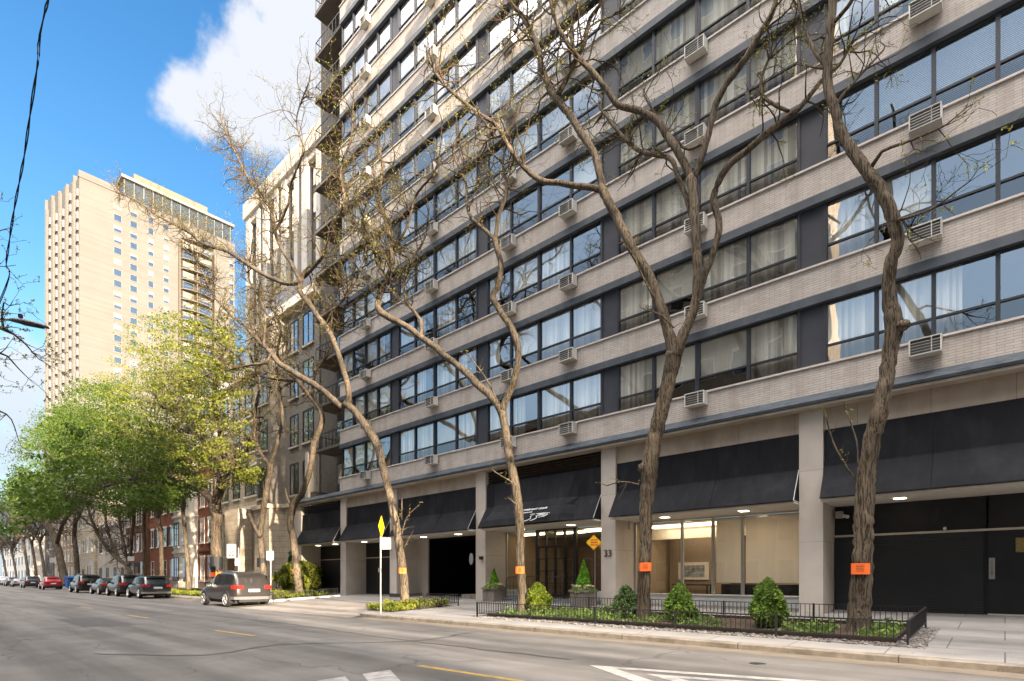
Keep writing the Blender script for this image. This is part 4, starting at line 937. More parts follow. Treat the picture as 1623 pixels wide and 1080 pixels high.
leafy(21, 14.0, (345,925), [(343,935,26),(343,900,20),(343,860,21),(343,820,22),(339,793,25)],
      [([(342,797,19),(350,769,18),(353,744,16),(347,720,14),(350,680,12),(340,630,9),(350,570,6)], .5),
       ([(339,797,17),(325,783,14),(308,769,13),(283,758,13),(255,754,12),(228,756,11),(200,761,9),(165,772,7),(140,778,5)], -1.5),
       ([(345,755,12),(335,720,11),(319,699,10),(300,672,8),(270,650,6),(240,640,5)], -1.2),
       ([(351,740,10),(364,731,9),(389,714,8),(400,690,6),(415,670,4)], .8),
       ([(332,788,9),(318,760,8),(300,735,7),(270,720,6),(230,705,5),(190,700,4)], 1.2),
       ([(352,760,8),(370,745,7),(392,740,5)], -1)],
      [(285,560,110,75,3.2,.26),(240,640,120,60,3.5,.26),(200,710,110,45,3.5,.20),(320,640,90,90,3.0,.14),(130,740,60,30,2.5,.06),(330,745,60,35,2,.05),(300,700,105,50,3,.09),(385,745,30,22,1.5,.03),(170,640,70,50,3,.08)], 30000, .125, m_green2,
      'big spreading maple with thick dark forked trunk and yellow-green leaves before the townhouses', None, m_bark2, 2.2, 1.5)
leafy(22, 14.0, (207,912), [(207,925,12),(205,905,11),(198,893,10)],
      [([(199,895,9),(180,880,8),(160,855,7),(147,828,6),(138,800,5),(128,760,4)], -.8),
       ([(204,897,7),(196,860,6),(190,830,5),(184,790,4)], .4), ([(206,897,7),(209,850,7),(212,815,6),(208,770,4)], .6), ([(190,888,6),(172,845,5),(165,800,4)], -.3)],
      [(160,740,85,50,5,.35),(130,690,70,40,5,.2),(150,640,60,38,4,.22),(190,790,60,32,3.5,.23),(90,690,60,45,5,.2)], 20000, .16, m_green, 'low branching green tree with several slanting stems beyond the parked cars', G2)
leafy(23, 14.2, (229,912), [(229,925,9),(229,880,8),(228,840,8),(229,800,7)],
      [([(229,800,6),(222,760,5),(228,720,4)], .3), ([(229,815,5),(245,780,4),(250,740,3)], .3)],
      [(215,700,60,60,4,.6),(245,770,35,30,3,.4)], 6500, .16, m_green, 'slim tree with orange sunlit trunk, left of the white bay townhouse', G2, m_bark, 1.6)
leafy(24, 13.9, (254,912), [(256,925,9),(256,890,8),(255,855,8),(252,825,9),(247,805,8)],
      [([(249,808,6),(235,790,5),(222,770,4),(215,745,3)], -.5), ([(252,820,6),(262,790,5),(275,760,4)], .6)],
      [(235,735,50,45,3,.6),(262,790,25,22,2,.4)], 4500, .14, m_green, 'slim sunlit tree with a swollen fork, right beside the row of dark parked cars', G2, m_bark, 1.5)
leafy(25, 14.4, (298,925), [(299,935,11),(298,905,9),(295,860,8),(291,820,8),(288,780,6),(285,740,5)],
      [([(290,800,5),(300,760,4),(305,720,3)], .3), ([(291,810,5),(278,775,4),(270,740,3)], -.4)],
      [(292,715,40,45,2,.7),(300,770,25,22,1.5,.3)], 4200, .12, m_green, 'young tree with smooth pale trunk in front of the white bay windows', G2, m_bark, 1.3)
leafy(26, 14.5, (102,920), [(103,930,19),(99,905,16),(93,875,15),(85,850,14),(76,833,13)],
      [([(77,836,10),(70,800,9),(78,760,7),(70,710,5)], .5), ([(90,862,9),(100,830,8),(118,800,7),(125,750,5)], -.6), ([(80,842,7),(55,815,6),(35,790,5)], -1)],
      [(75,730,70,55,7,.5),(110,680,55,35,6,.25),(40,790,45,28,5,.25)], 9000, .27, m_green, 'thick leaning trunk with dark bark near the blue bin', G2)
leafy(27, 14.5, (123,910), [(123,918,11),(121,880,10),(118,850,9),(120,820,8)],
      [([(120,825,7),(110,790,6),(95,760,5)], -.5), ([(120,830,6),(135,795,5),(140,750,4)], .5)],
      [(118,750,60,45,6,.7),(100,800,30,20,4,.3)], 7000, .24, m_green, 'dark straight tree just behind the black parked car with red tail lamps', G2)
far = [(56,918,'short dark tree beyond the red car'), (43,916,'narrow dark tree third from the left edge'), (24,915,'bare leaning tree second from the left edge'), (8,914,'farthest bare leaning tree at the left edge of the street'), (69,918,'twin-stemmed dark tree left of the thick leaning trunk')]
for i, (x, y, lab) in enumerate(far):
    k = 1.0 if x > 30 else .75
    leafy(30+i, 14.4, (x, y), [(x+2,y+3,7*k),(x,y-20*k,6*k),(x-4,y-45*k,6*k),(x-7,y-62*k,5*k)],
          [([(x-7,y-60*k,4),(x-20,y-85*k,3),(x-30,y-120*k,2.4)], -1.), ([(x-6,y-58*k,4),(x+8,y-85*k,3),(x+14,y-125*k,2.4)], 1.), ([(x-5,y-52*k,3),(x-2,y-90*k,2.5),(x-5,y-140*k,2)], 0)],
          [(x-6,y-130*k,38,42,8,1.0)], 2600 if x > 30 else 900, .30, m_green, lab, G2, None, 4.0, .7)
# ---- bare tree outside the left edge on the near side, only its boughs reach into view
t = Tree(41); Y = -1.2
t.limb([(-15.2, -2.9, .1), (-15.0, -2.8, 2.0), (-14.6, -2.4, 4.2), (-14.9, -1.6, 6.0)], [.22, .18, .15, .12], n=12, twigs=0)
def bough(pts, rs, **k): t.limb(pts, rs, n=6, **k)
def Q(px, py, pz):
    r = (px-811.5)/860; return Vector((.7401*r*pz - .6725*pz, .6725*r*pz + .7401*pz, CAMZ + (917-py)/860*pz))
bough([(-14.7,-2.2,4.8), Q(-120,560,11.5), Q(-30,522,11.8), Q(5,520,12), Q(22,530,12), Q(40,545,12.1), Q(62,570,12.3), Q(80,580,12.5)], [.09,.06,.045,.036,.026,.018,.010,.006], twigs=5, tl=.45, start=.35)
bough([Q(5,520,12), Q(3,500,12), Q(6,480,11.9), Q(15,485,11.8), Q(30,482,11.8)], [.03,.02,.014,.009,.005], twigs=5, tl=.35)
bough([(-14.6,-2.4,4.4), Q(-130,600,11.8), Q(-30,560,12.2), Q(0,560,12.4), Q(12,565,12.4), Q(30,585,12.5), Q(45,600,12.6), Q(57,608,12.7)], [.08,.055,.04,.028,.020,.013,.009,.005], twigs=5, tl=.45, start=.35)
bough([Q(-30,645,12.2), Q(0,652,12.4), Q(18,665,12.4), Q(30,700,12.5)], [.04,.02,.012,.006], twigs=5, tl=.4)
bough([(-14.8,-1.9,5.4), Q(-160,480,11.5), Q(-90,420,11.5), Q(-60,330,11)], [.09,.07,.04,.02], twigs=3, tl=.8)
t.finish('bare_tree', 'dark bare boughs reaching in at the left edge beside the street lamp', 'tree', (-15.2, -2.9, .1), m_bark2, m_bud)
# ---- unseen locusts added beyond the right edge, to streak the road with shade
src = [o for o in COL.objects if o.name.startswith('locust_tree')]
for i, (x, y, k, rz) in enumerate([(16, 13.0, 2, 2.2), (33, 13.3, 0, 1.2), (60, -4.5, 2, 5)]):
    c = copy_tree(src[k]); c.location = (x, y, .15); c.rotation_euler.z = rz
    c['label'] = ['first','second','third','fourth','fifth','sixth','seventh','eighth','ninth','tenth'][i] + ' unseen locust tree added to shade the road'; c['group'] = 'unseen locusts added to shade the road'

mark('asphalt_patch', [(-24, 3.2), (-19.6, 3.25), (-19.5, 4.5), (-23.9, 4.45)], M('newer_asphalt', (.070,.069,.070), .9, .12, 3, bump=.3, bscale=90))
for k_, pts_ in enumerate(([(-30, 7.6), (-24, 7.5), (-17, 7.7), (-11, 7.45), (-5.5, 7.6)], [(-12.5, 2.2), (-10.8, 3.6), (-11.3, 5.2), (-9.8, 7.4), (-10.2, 9.6)])):
    m = MB(); sp2, _ = smooth_path([(x, y, .0055) for x, y in pts_], [1]*len(pts_), .35); rj = random.Random(k_)
    q_ = [Vector((p.x+rj.uniform(-.05,.05), p.y+rj.uniform(-.05,.05), .0055)) for p in sp2]
    for i in range(len(q_)-1):
        t_ = (q_[i+1]-q_[i]).normalized(); n_ = Vector((-t_.y, t_.x, 0))*.028; m.quad(q_[i]-n_, q_[i+1]-n_, q_[i+1]+n_, q_[i]+n_)
    struct(m.build('tar_seam', m_black if 0 else M('tar', (.030,.029,.028), .6, .1)))
# ================================================================ beds, fences, shrubs
def hedge_cloud(name, label, cat, x, y, z, rx, h, n, size, mat, shape='cone', group=None, seed=1, stem=True):
    t = thing(name, label, cat, (x, y, z), group); g = np.random.default_rng(seed); L = Leaves(); k = 0
    lob = g.uniform(0, 6.28, 6)
    while k < n:
        u = g.uniform(0, 1); a = g.uniform(0, 6.28)
        if shape == 'cone': rr = rx*(1-u**2.3)**.6*(.62+.38*min(1, u*4+.1))*(1.04-.16*u)*(1+g.normal(0, .05))
        elif shape == 'spire': rr = rx*(1-u)**.85
        else: rr = rx*math.sqrt(max(0, 1-(2*u-1)**2))
        rr *= 1 + .13*math.sin(3*a+lob[0]+u*5) + .09*math.sin(7*a+lob[1]-u*9) + .07*math.sin(13*u+lob[2]+a)
        q = rr*(g.uniform(.45, 1)**.35)*(1+abs(g.normal(0, .07)))
        L.add((x+q*math.cos(a), y+q*math.sin(a), z+.08+u*(h-.08)+g.normal(0, .022)), size*g.uniform(.6, 1.4)); k += 1
    if stem: m = MB(); m.tube([(x, y, z-.03), (x+.02, y, z+h*.5)], [.03, .015], 6); m.build('stem', m_bark2, t)
    L.build('foliage', mat, t, seed); 
    c = MB(); c.ball((x, y, z+h*.42), rx*.45, rx*.45, h*.32, 10, 7, .12, seed); c.build('dark_core', M('dark_core', (.03,.045,.015), .9, .3, 12), t)  # solid dark ball, shows as dark gaps between the leaves
    return t
def fence(name, label, path, h=.46, gap=.105, zf=lambda x, y: zs(y), closed=True, group=None):
    """low iron fence: rails + pickets per run, posts"""
    t = thing(name, label, 'fence', (*path[0], zf(*path[0])), group)
    for i in range(len(path)-1):
        a, b = Vector((*path[i], 0)), Vector((*path[i+1], 0)); L = (b-a).length; d = (b-a)/L; za, zb = zf(*path[i]), zf(*path[i+1])
        m = MB(); n = Vector((-d.y, d.x, 0))*.011
        def bar(p, q, w=.011, hh=.011):
            s_ = n.normalized()*w
            m.add([p-s_-Vector((0,0,hh)), p+s_-Vector((0,0,hh)), p+s_+Vector((0,0,hh)), p-s_+Vector((0,0,hh)), q-s_-Vector((0,0,hh)), q+s_-Vector((0,0,hh)), q+s_+Vector((0,0,hh)), q-s_+Vector((0,0,hh))], [(0,1,2,3),(7,6,5,4),(0,4,5,1),(1,5,6,2),(2,6,7,3),(3,7,4,0)])
        bar(a+Vector((0,0,za+h)), b+Vector((0,0,zb+h)), .016, .009); bar(a+Vector((0,0,za+.12)), b+Vector((0,0,zb+.12)), .013, .009)
        k = int(L/gap)
        for j in range(1, k):
            p = a+d*(L*j/k); zz = za+(zb-za)*j/k; m.box(p.x-.007, p.x+.007, p.y-.007, p.y+.007, zz+.12, zz+h)
        m.build('fence_panel', m_iron, t)
        k2 = max(1, round(L/2.3))
        for j in range(k2+ (1 if i == len(path)-2 else 0)):
            p = a+d*(L*j/k2); zz = za+(zb-za)*j/k2; pm = MB(); pm.box(p.x-.018, p.x+.018, p.y-.018, p.y+.018, zz-.03, zz+h+.02); pm.build('post', m_iron, t)
    return t
def bed(name, label, x0, x1, y0, y1, edge=True):
    t = thing(name, label, 'garden bed', (x0, y0, zs(y0)))
    m = MB(); nx_, ny_ = max(4, int((x1-x0)/.25)), max(3, int((y1-y0)/.25)); g = random.Random(3); vs = []
    for j in range(ny_+1):
        for i in range(nx_+1):
            y = y0+(y1-y0)*j/ny_; vs.append((x0+(x1-x0)*i/nx_, y, zs(y)+.03+(g.uniform(0,.05) if 0<i<nx_ and 0<j<ny_ else 0)))
    m.add(vs, [(j*(nx_+1)+i, j*(nx_+1)+i+1, (j+1)*(nx_+1)+i+1, (j+1)*(nx_+1)+i) for j in range(ny_) for i in range(nx_)]); m.build('soil', m_soil, t)
    if edge:
        for (a, b, c, d) in ((x0-.05, x1+.05, y0-.05, y0), (x0-.05, x1+.05, y1, y1+.05), (x0-.05, x0, y0, y1), (x1, x1+.05, y0, y1)):
            e = MB(); zA, zB = zs(c), zs(d); e.add([(a,c,zA-.05),(b,c,zA-.05),(b,d,zB-.05),(a,d,zB-.05),(a,c,zA+.11),(b,c,zA+.11),(b,d,zB+.11),(a,d,zB+.11)], [(0,3,2,1),(4,5,6,7),(0,1,5,4),(1,2,6,5),(2,3,7,6),(3,0,4,7)]); e.build('timber_edging', m_timber, t)
    return t
bed('garden_bed', 'long timber-edged soil bed inside the low iron fence before the shop window', -12.2, -1.55, 12.35, 14.8)
bed('garden_bed', 'small soil bed under the clipped hedge beside the garage driveway', -18.5, -16.6, 11.75, 14.7, False)
bed('garden_bed', 'left garden bed with pale kerb edge behind the parked grey car', -36.5, -28.7, 13.0, 16.3, False)
fence('low_iron_fence', 'low black iron picket fence around the long planter with four shrubs', [(-12.45, 12.05), (-1.3, 12.05), (-1.3, 15.05), (-12.45, 15.05), (-12.45, 12.05)])
fence('low_iron_fence', 'low black iron fence behind the small hedge bed beside the driveway', [(-18.45, 14.85), (-16.45, 14.85), (-16.45, 12.9)])
fence('low_iron_fence', 'low black iron fence around the left bed with the thin locust', [(-36.5, 12.75), (-28.6, 12.75), (-28.6, 16.45), (-36.5, 16.45)])
fence('townhouse_fence', 'tall black iron fence along the townhouse front gardens', [(-75, 16.9), (-37.5, 16.9)], 1.15, .16)
m = MB(); m.tube([(-28.45, 12.9, .2), (-28.45, 16.5, .36)], .09, 6); m.tube([(-29.6, 12.62, .17), (-28.9, 12.7, .18), (-28.45, 12.95, .2)], .08, 6)
tag(m.build('painted_edging', m_white), 'low white painted edging along the driveway side of the left bed', 'edging')
tag(COL.objects['painted_edging'], None, None)
# pebbles
g = random.Random(9); m = MB()
def pebbles(x0, x1, y0, y1, n):
    for _ in range(n):
        x, y = g.uniform(x0, x1), g.uniform(y0, y1); r = g.uniform(.018, .04); m.ball((x, y, zs(y)+r*.35), r, r*g.uniform(.7, 1), r*.6, 6, 4, .15, g.randint(0, 999))
pebbles(-12.2, -1.3, 11.88, 12.28, 1500); pebbles(-1.5, -1.05, 11.9, 15.0, 420); pebbles(-12.75, -12.3, 12, 14.6, 120)
tag(m.build('pebbles', m_pebble), 'pale and brown pebbles scattered along the outside of the long planter', 'pebbles', kind='stuff')
def cover(name, label, spots, size, mat, seed, dens=620):
    g = np.random.default_rng(seed); L = Leaves()
    for (x0, x1, y0, y1, h, den) in spots:
        n = int((x1-x0)*(y1-y0)*dens*den)
        for _ in range(n):
            x, y = g.uniform(x0, x1), g.uniform(y0, y1); w = .5+.5*math.sin(x*4.3+y*3.1)*math.sin(x*1.7-y*5.2+1)
            L.add((x, y, zs(y)+.04+h*w*g.uniform(.1, 1)), size*g.uniform(.5, 1.4))
    e = bpy.data.objects.new('tmp', None)
    o = L.build(name, mat, None, seed, 2.0); o.parent = None
    return tag(o, label, 'plants', kind='stuff')
cover('ground_cover', 'low mixed green perennials growing in the long planter', [(-12.0,-9.2,12.6,14.4,.26,.6),(-9.2,-7.8,12.5,14.4,.34,.9),(-7.6,-6.6,12.5,14.2,.22,.5),(-3.6,-2.7,12.5,13.9,.24,.7),(-2.2,-1.6,12.5,14.4,.22,1.0),(-6.0,-5.0,12.6,13.4,.28,.5)], .05, m_cover, 5)
cover('hedge', 'low clipped yellow-green hedge filling the small bed beside the driveway', [(-18.4,-16.65,11.8,14.6,.34,2.2)], .055, m_green2, 6)
cover('ground_cover', 'bright yellow-green foliage filling the left bed around the thin locust', [(-36.3,-28.8,13.05,16.1,.40,.9)], .075, m_green2, 7)
cover('grass', 'strip of sunlit green grass along the kerb under the big maple', [(-90,-37.2,13.1,15.6,.16,.35)], .13, m_green2, 8, 500)
SG = 'rounded shrubs in the long planter'
for (px, rx, h, mat, lab, sd_, Yc) in [(852, .50, 1.02, m_shrub2, 'golden-green conical shrub in front of the entrance doors, in the long planter', 1, 13.6),
        (992, .44, .98, m_shrub3, 'loose blue-green shrub left of the dark trunk, in the long planter', 2, 13.6),
        (1078, .44, 1.06, m_shrub, 'dense round boxwood shrub right of the forked locust, in the long planter', 3, 13.3),
        (1217, .45, 1.20, m_shrub, 'tallest egg-shaped shrub on a bare stem, before the roller shades, in the long planter', 4, 13.3)]:
    p = PP(px, 950, Yc); hedge_cloud('rounded_shrub', lab, 'shrub', p.x, Yc, zs(Yc)+.03, rx*.82, h*.93, 6200 if sd_ != 2 else 2600, .046, mat, 'cone', SG, sd_)
hedge_cloud('garden_bush', 'bright yellow-green bush against the stone townhouse, left of the thin locust', 'bush', -34.2, 17.0, .4, 1.3, 2.1, 5000, .12, m_green2, 'ball', None, 9)
hedge_cloud('garden_bush', 'dark green bush beside the leftmost garage door of the long building', 'bush', -36.2, 18.0, .4, .8, 3.4, 4500, .11, m_green, 'ball', None, 10)
hedge_cloud('garden_bush', 'small upright yellow bush at the foot of the thin locust', 'bush', -31.2, 15.6, .3, .4, 1.3, 1600, .08, m_green2, 'ball', None, 11)
# stone pots with a spire conifer and flowers
for (px, lab, lab2, lab3, Yc, xx) in [(783, 'square stone planter left of the entrance', 'narrow conifer in the planter left of the entrance', 'white flowers in the planter left of the entrance', 17.25, None), (925, 'square stone planter right of the entrance, beside the numbered pier', 'taller bright conifer in the planter right of the entrance', 'pink and cream flowers in the planter right of the entrance', 16.75, None)]:
    x = PP(px, 940, Yc).x; z = zs(Yc)
    t = thing('stone_planter', lab, 'planter', (x, Yc, z), 'stone planters flanking the entrance')
    m = MB(); w = .36
    m.prism([(x-w, Yc-w), (x+w, Yc-w), (x+w, Yc+w), (x-w, Yc+w)], 'z', z-.02, z+.52); m.build('planter_box', m_pot, t)
    for q in range(5): pass
    m = MB(); m.box(x-w-.04, x+w+.04, Yc-w-.04, Yc+w+.04, z+.522, z+.60); m.build('rim', m_pot, t)
    m = MB(); m.box(x-w+.01, x+w-.01, Yc-w+.01, Yc+w-.01, z+.602, z+.615); m.build('soil', m_soil, t)
    hedge_cloud('spire_conifer', lab2, 'conifer', x, Yc, z+.62,   .27 if px > 900 else .21, 1.05 if px > 900 else .8, 4500, .036, leafmat('bright_conifer_%d' % px, (.07,.22,.015), (.24,.48,.04), .3), 'spire', 'conifers flanking the entrance', 20+px)
    f = thing('flowers', lab3, 'flowers', (x, Yc, z+.62), 'flowers under the conifers')
    g = np.random.default_rng(px); L = Leaves(); K = Leaves()
    for k in range(42 if px > 900 else 24):
        a = g.uniform(0, 6.28); r_ = g.uniform(.22, .42); L.cloud((x+r_*math.cos(a), Yc+r_*math.sin(a), z+.72+g.uniform(-.03,.07)), .05, 16, .032, g, .6)
    for k in range(1500): a = g.uniform(0, 6.28); r_ = g.uniform(.1, .45); K.add((x+r_*math.cos(a), Yc+r_*math.sin(a), z+.60+g.uniform(0, .12)-max(0, r_-.36)*1.0), .05)
    L.build('blossom', m_flower, f, 3, 1.0); K.build('leaves', m_shrub, f, 4)
# curved handrails before the doors
for xx, lab in ((-16.2, 'curved black handrail with scrolls left of the entrance doors'), (-14.0, 'ornate black scrollwork handrail right before the entrance doors')):
    t = thing('handrail', lab, 'handrail', (xx, 17.4, zs(17.4)+.1), 'scrolled handrails at the entrance'); z = zs(17.4)+.08
    x0, x1 = (xx-.1, xx+1.0); y = 17.55
    m = MB(); m.tube([(x0, y, z), (x0+.0, y, z+.75), (x0+.06, y, z+.92), (x0+.16, y, z+.97), (x0+.8, y+.3, z+1.0), (x1, y+.9, z+1.02), (x1, y+1.0, z)], .018, 6); m.tube([(x0+.03, y+.02, z+.12), (x1, y+.95, z+.14)], .012, 4); m.build('rail', m_iron, t)
    m = MB()
    for k in range(9):
        f = (k+.5)/9; bx, by = x0+(x1-x0)*f, y+.95*f**1.5; m.tube([(bx, by, z+.12), (bx, by, z+.96)], .008, 4)
        sc = [(bx+.05*math.cos(a)*(1-a/9), by, z+.55+.11*math.sin(a)*(1-a/9)+.0) for a in [i*.6 for i in range(12)]]; m.tube(sc, .007, 4)
        sc = [(bx+.045*math.cos(a)*(1-a/9), by, z+.32-.09*math.sin(a)*(1-a/9)) for a in [i*.6 for i in range(12)]]; m.tube(sc, .007, 4)
    m.build('scrollwork', m_iron, t)
# ================================================================ signs, notices, lamp
def post_sign(loc, h, label, plates, name='street_sign', r=.028, group=None, twist=0):
    x, y, z = loc; t = thing(name, label, 'sign', loc, group)
    m = MB(); m.tube([(x, y, z-.05), (x, y, z+h)], r, 8); m.build('pole', m_pole, t)
    return t
def plate(t, c, w, h, ang, mat, diamond=False, text=None, border=None, thick=.008, tm=None, backm=None):
    """plate facing direction ang (radians; 0 faces -Y, pi/2 faces +X)"""
    nrm = Vector((math.sin(ang), -math.cos(ang), 0)); right = Vector((math.cos(ang), math.sin(ang), 0)); up = Vector((0,0,1)); c = Vector(c)
    def pl(w, h, off, mt, nm, par, th):
        m = MB()
        P4 = [(-w/2, 0), (0, -h/2), (w/2, 0), (0, h/2)] if diamond else [(-w/2+.02,-h/2),(w/2-.02,-h/2),(w/2,-h/2+.02),(w/2,h/2-.02),(w/2-.02,h/2),(-w/2+.02,h/2),(-w/2,h/2-.02),(-w/2,-h/2+.02)]
        F_ = [c+right*a+up*b+nrm*(off+th) for a, b in P4]; Bk = [c+right*a+up*b+nrm*off for a, b in P4]; k = len(P4)
        m.add(F_+Bk, [tuple(range(k)), tuple(range(2*k-1, k-1, -1))]+[(i, k+i, k+(i+1)%k, (i+1)%k) for i in range(k)]); return m.build(nm, mt, par)
    p = pl(w, h, .03, mat, 'sign_plate', t, thick)
    if border: pl(w*.93, h*.93, .03+thick, border, 'border', p, .001); pl(w*.89, h*.89, .031+thick, mat, 'inner_field', p, .001)
    rot = Matrix.Identity(4)
    for (s, size, dx, dz, mt, *sx) in (text or []):
        text_mesh('lettering', s, size, mt, p, c+right*dx+up*dz+nrm*(.0335+thick), (R(90), 0, ang), .004, sx=sx[0] if sx else 1)
    return p
def squiggle(t_, c, w, rows, dz, ang, mt, seed, hh=.012):
    """rows of unreadably small print"""
    g = random.Random(seed); nrm = Vector((math.sin(ang), -math.cos(ang), 0)); right = Vector((math.cos(ang), math.sin(ang), 0)); m = MB(); c = Vector(c)
    for r_ in range(rows):
        x = -w/2
        while x < w/2:
            l = g.uniform(.015, .05); q = c+Vector((0,0,-r_*dz))+right*x+nrm*.0405
            m.quad(q, q+right*l, q+right*l+Vector((0,0,hh)), q+Vector((0,0,hh))); x += l+.012
    return m.build('small_print', mt, t_)
# parking sign + edge-on yellow diamond on one pole
x, y = -16.75, 11.35; t = post_sign((x, y, zs(y)), 2.95, 'grey pole with white plate under an edge-on yellow diamond, at the small hedge bed', None)
A1 = R(40)
plate(t, (x, y, 3.27),   .70, .80, R(128), m_syel, True, border=m_syel)
p_ = plate(t, (x+.19*math.cos(A1), y+.19*math.sin(A1), 2.66), .40, .42, A1, m_swhite, text=[('TOW ZONE', .072, 0, .14, m_sred)])
squiggle(p_, (x+.19*math.cos(A1), y+.19*math.sin(A1), 2.70), .30, 4, .055, A1, m_sred, 1, .014)
m = MB(); m.box(x-.06, x+.08, y-.06, y-.03, 1.62, 1.78); m.build('meter_box', m_pole, t)
# yellow warning diamond before the entrance glass
x, y = PP(943, 900, 16.3).x, 16.3; t = post_sign((x, y, zs(y)), 2.05, 'yellow diamond sign with red lettering on a thin post right of the entrance doors', None, 'warning_sign', .012)
A2 = R(20)
p_ = plate(t, (x-.03, y-.02, 2.68), .55, .55, A2, m_syel, True, border=m_sblack)
for k in range(3): squiggle(p_, (x-.02, y-.02, 2.74-.09*k), .24, 1, .1, A2, m_sred, 4+k, .055)
# speed limit + parking below, parking sign by the left bed
y = 12.9; x = PP(378, 900, y).x; t = post_sign((x, y, zs(y)), 3.0, 'white speed limit 20 sign above a small red-printed plate behind the grey car', None)
plate(t, (x-.36, y-.24, 3.02), .66, .84, R(28), m_swhite, border=m_sblack, text=[('SPEED', .125, 0, .28, m_sblack), ('LIMIT', .125, 0, .15, m_sblack), ('20', .46, 0, -.15, m_sblack)])
p_ = plate(t, (x+.0, y-.01, 2.38), .42, .46, R(28), m_swhite, text=[('NO PARKING', .062, 0, .15, m_sred)]); squiggle(p_, (x, y-.01, 2.42), .3, 5, .05, R(28), m_sred, 7)
y = 12.85; x = PP(429, 900, y).x; t = post_sign((x, y, zs(y)), 2.75, 'small square white parking sign on a thin pole beside the left garden bed', None)
p_ = plate(t, (x, y-.01, 2.62), .46, .50, R(28), m_swhite, text=[('P', .2, -.1, .1, m_sblack)]); squiggle(p_, (x, y-.01, 2.58), .34, 3, .06, R(28), m_sred, 8)
y = 13.3; x = PP(9+199, 890, y).x; t = post_sign((x, y, zs(y)), 3.2, 'distant white sign in front of the low branching tree', None); plate(t, (x, y, 3.2), .6, .4, R(45), m_acw)
y = 13.3; x = PP(143, 890, y).x; t = post_sign((x, y, zs(y)), 3.2, 'distant white sign above the black parked car', None); plate(t, (x, y, 3.1), .6, .6, R(50), m_acw)
y = 13.3; x = PP(84, 890, y).x; t = post_sign((x, y, zs(y)), 4.2, 'distant pale sign above the red car', None); plate(t, (x, y, 4.0), .8, .7, R(55), m_acw)
# orange notices on the trunks
NG = 'orange paper notices tied to the street trees'
for (px, py, w, Y, lab, rr) in [(1364, 902, 24, 13.4, 'orange paper notice on the shaded rightmost trunk', .225), (1023, 899, 17, 13.4, 'orange paper notice on the forked locust before the shop window', .215), (824, 904, 14, 13.2, 'orange paper notice on the crooked trunk before the entrance', .165), (638, 905, 11, 13.4, 'faded orange notice on the leaning trunk beside the driveway', .20), (469, 906, 9, 15.0, 'orange notice on the thin trunk in the left bed', .20)]:
    c = PP(px, py, Y); m = MB(); n = 9; a0 = math.atan2(-c.y, -c.x); R_ = rr+.022; z0, z1 = c.z-.115, c.z+.115
    ww = w/860*PZ(c.x, c.y)/R_
    vs = []
    for i in range(n+1):
        a = a0 + (i/n-.5)*min(2.1, ww*1.15); q = .006*math.sin(i*1.3)
        for z in (z0, (z0+z1)/2, z1):
            for rad in (R_+q, R_+q+.003): vs.append((c.x+rad*math.cos(a), c.y+rad*math.sin(a), z))
    fs = []
    for i in range(n):
        b_ = i*6; d_ = b_+6
        for k in (0, 2): fs += [(b_+k+1, d_+k+1, d_+k+3, b_+k+3), (b_+k, b_+k+2, d_+k+2, d_+k)]
    m.add(vs, fs); t = thing('paper_notice', lab, 'notice', (c.x, c.y, z0), NG); m.build('sheet', m_orange, t)
    m = MB(); g = random.Random(px)
    for r_ in range(5):
        a = a0-.30
        while a < a0+.26:
            l = g.uniform(.03, .10)
            m.quad(*[(c.x+(R_+.0105)*math.cos(q), c.y+(R_+.0105)*math.sin(q), c.z+.07-r_*.032+dz) for q, dz in ((a,0),(a+l,0),(a+l,.011),(a,.011))]); a += l+.03
    m.build('printed_lines', m_ink, t)
for (px, py, Y, r_, h, lab, mt) in [(343, 893, 14.0, .40, .9, 'dark band wrapped round the big maple trunk', m_black), (343, 911, 14.0, .41, .35, 'orange strap round the big maple trunk below the dark band', m_orange), (415, 892, 14.2, .27, .55, 'dark band wrapped round the trunk behind the grey car', m_black)]:
    c = PP(px, py, Y); m = MB(); m.tube([(c.x, c.y, c.z-h/2), (c.x, c.y, c.z+h/2)], r_, 16); tag(m.build('trunk_band', mt), lab, 'band', 'bands round the trunks')
# street lamp hanging in from the left
t = thing('street_lamp', 'grey cobra-head street lamp reaching in from the left edge', 'street lamp', (-17.9, -2.6, .1))
m = MB(); m.tube([(-17.9,-2.6,.1), (-17.9,-2.6,7.2)], [.11, .07], 12); m.build('pole', m_pole, t)
A, Bp = Q(2, 506, 12.4), Q(22, 508, 12.3)
m = MB(); m.tube([(-17.9,-2.6,6.9), (-17.6,-1.5,7.25), Q(-80,500,12.8), A, Bp], [.04,.035,.03,.028,.028], 8); m.build('arm', m_pole, t)
a, b = Q(17, 508, 12.3), Q(75, 519, 12.0); d = (b-a); Lh = d.length; d.normalize(); s_ = d.cross(Vector((0,0,1))).normalized(); u = s_.cross(d)
m = MB(); vs = []; prof = [(0,.045,.05),(.12,.07,.075),(.45,.125,.085),(.75,.135,.07),(.93,.11,.045),(1,.05,.02)]
for f, w, hh in prof:
    c = a+d*(f*Lh)
    for k in range(10):
        an = 2*math.pi*k/10; vs.append(c+s_*(w*math.cos(an))+u*(hh*math.sin(an)*(1 if math.sin(an) > 0 else .45)))
m.add(vs, [(i*10+k, i*10+(k+1)%10, (i+1)*10+(k+1)%10, (i+1)*10+k) for i in range(5) for k in range(10)]+[tuple(range(10))[::-1], tuple(range(50, 60))])
hd = m.build('lamp_head', M('lamp_grey', (.10,.10,.10), .5, .1, metal=.3), t, smooth=True)
m = MB(); c = a+d*(.25*Lh)+u*.10; m.tube([c, c+Vector((0,0,.07))], [.045,.045], 12); m.build('photocell', m_iron, hd)
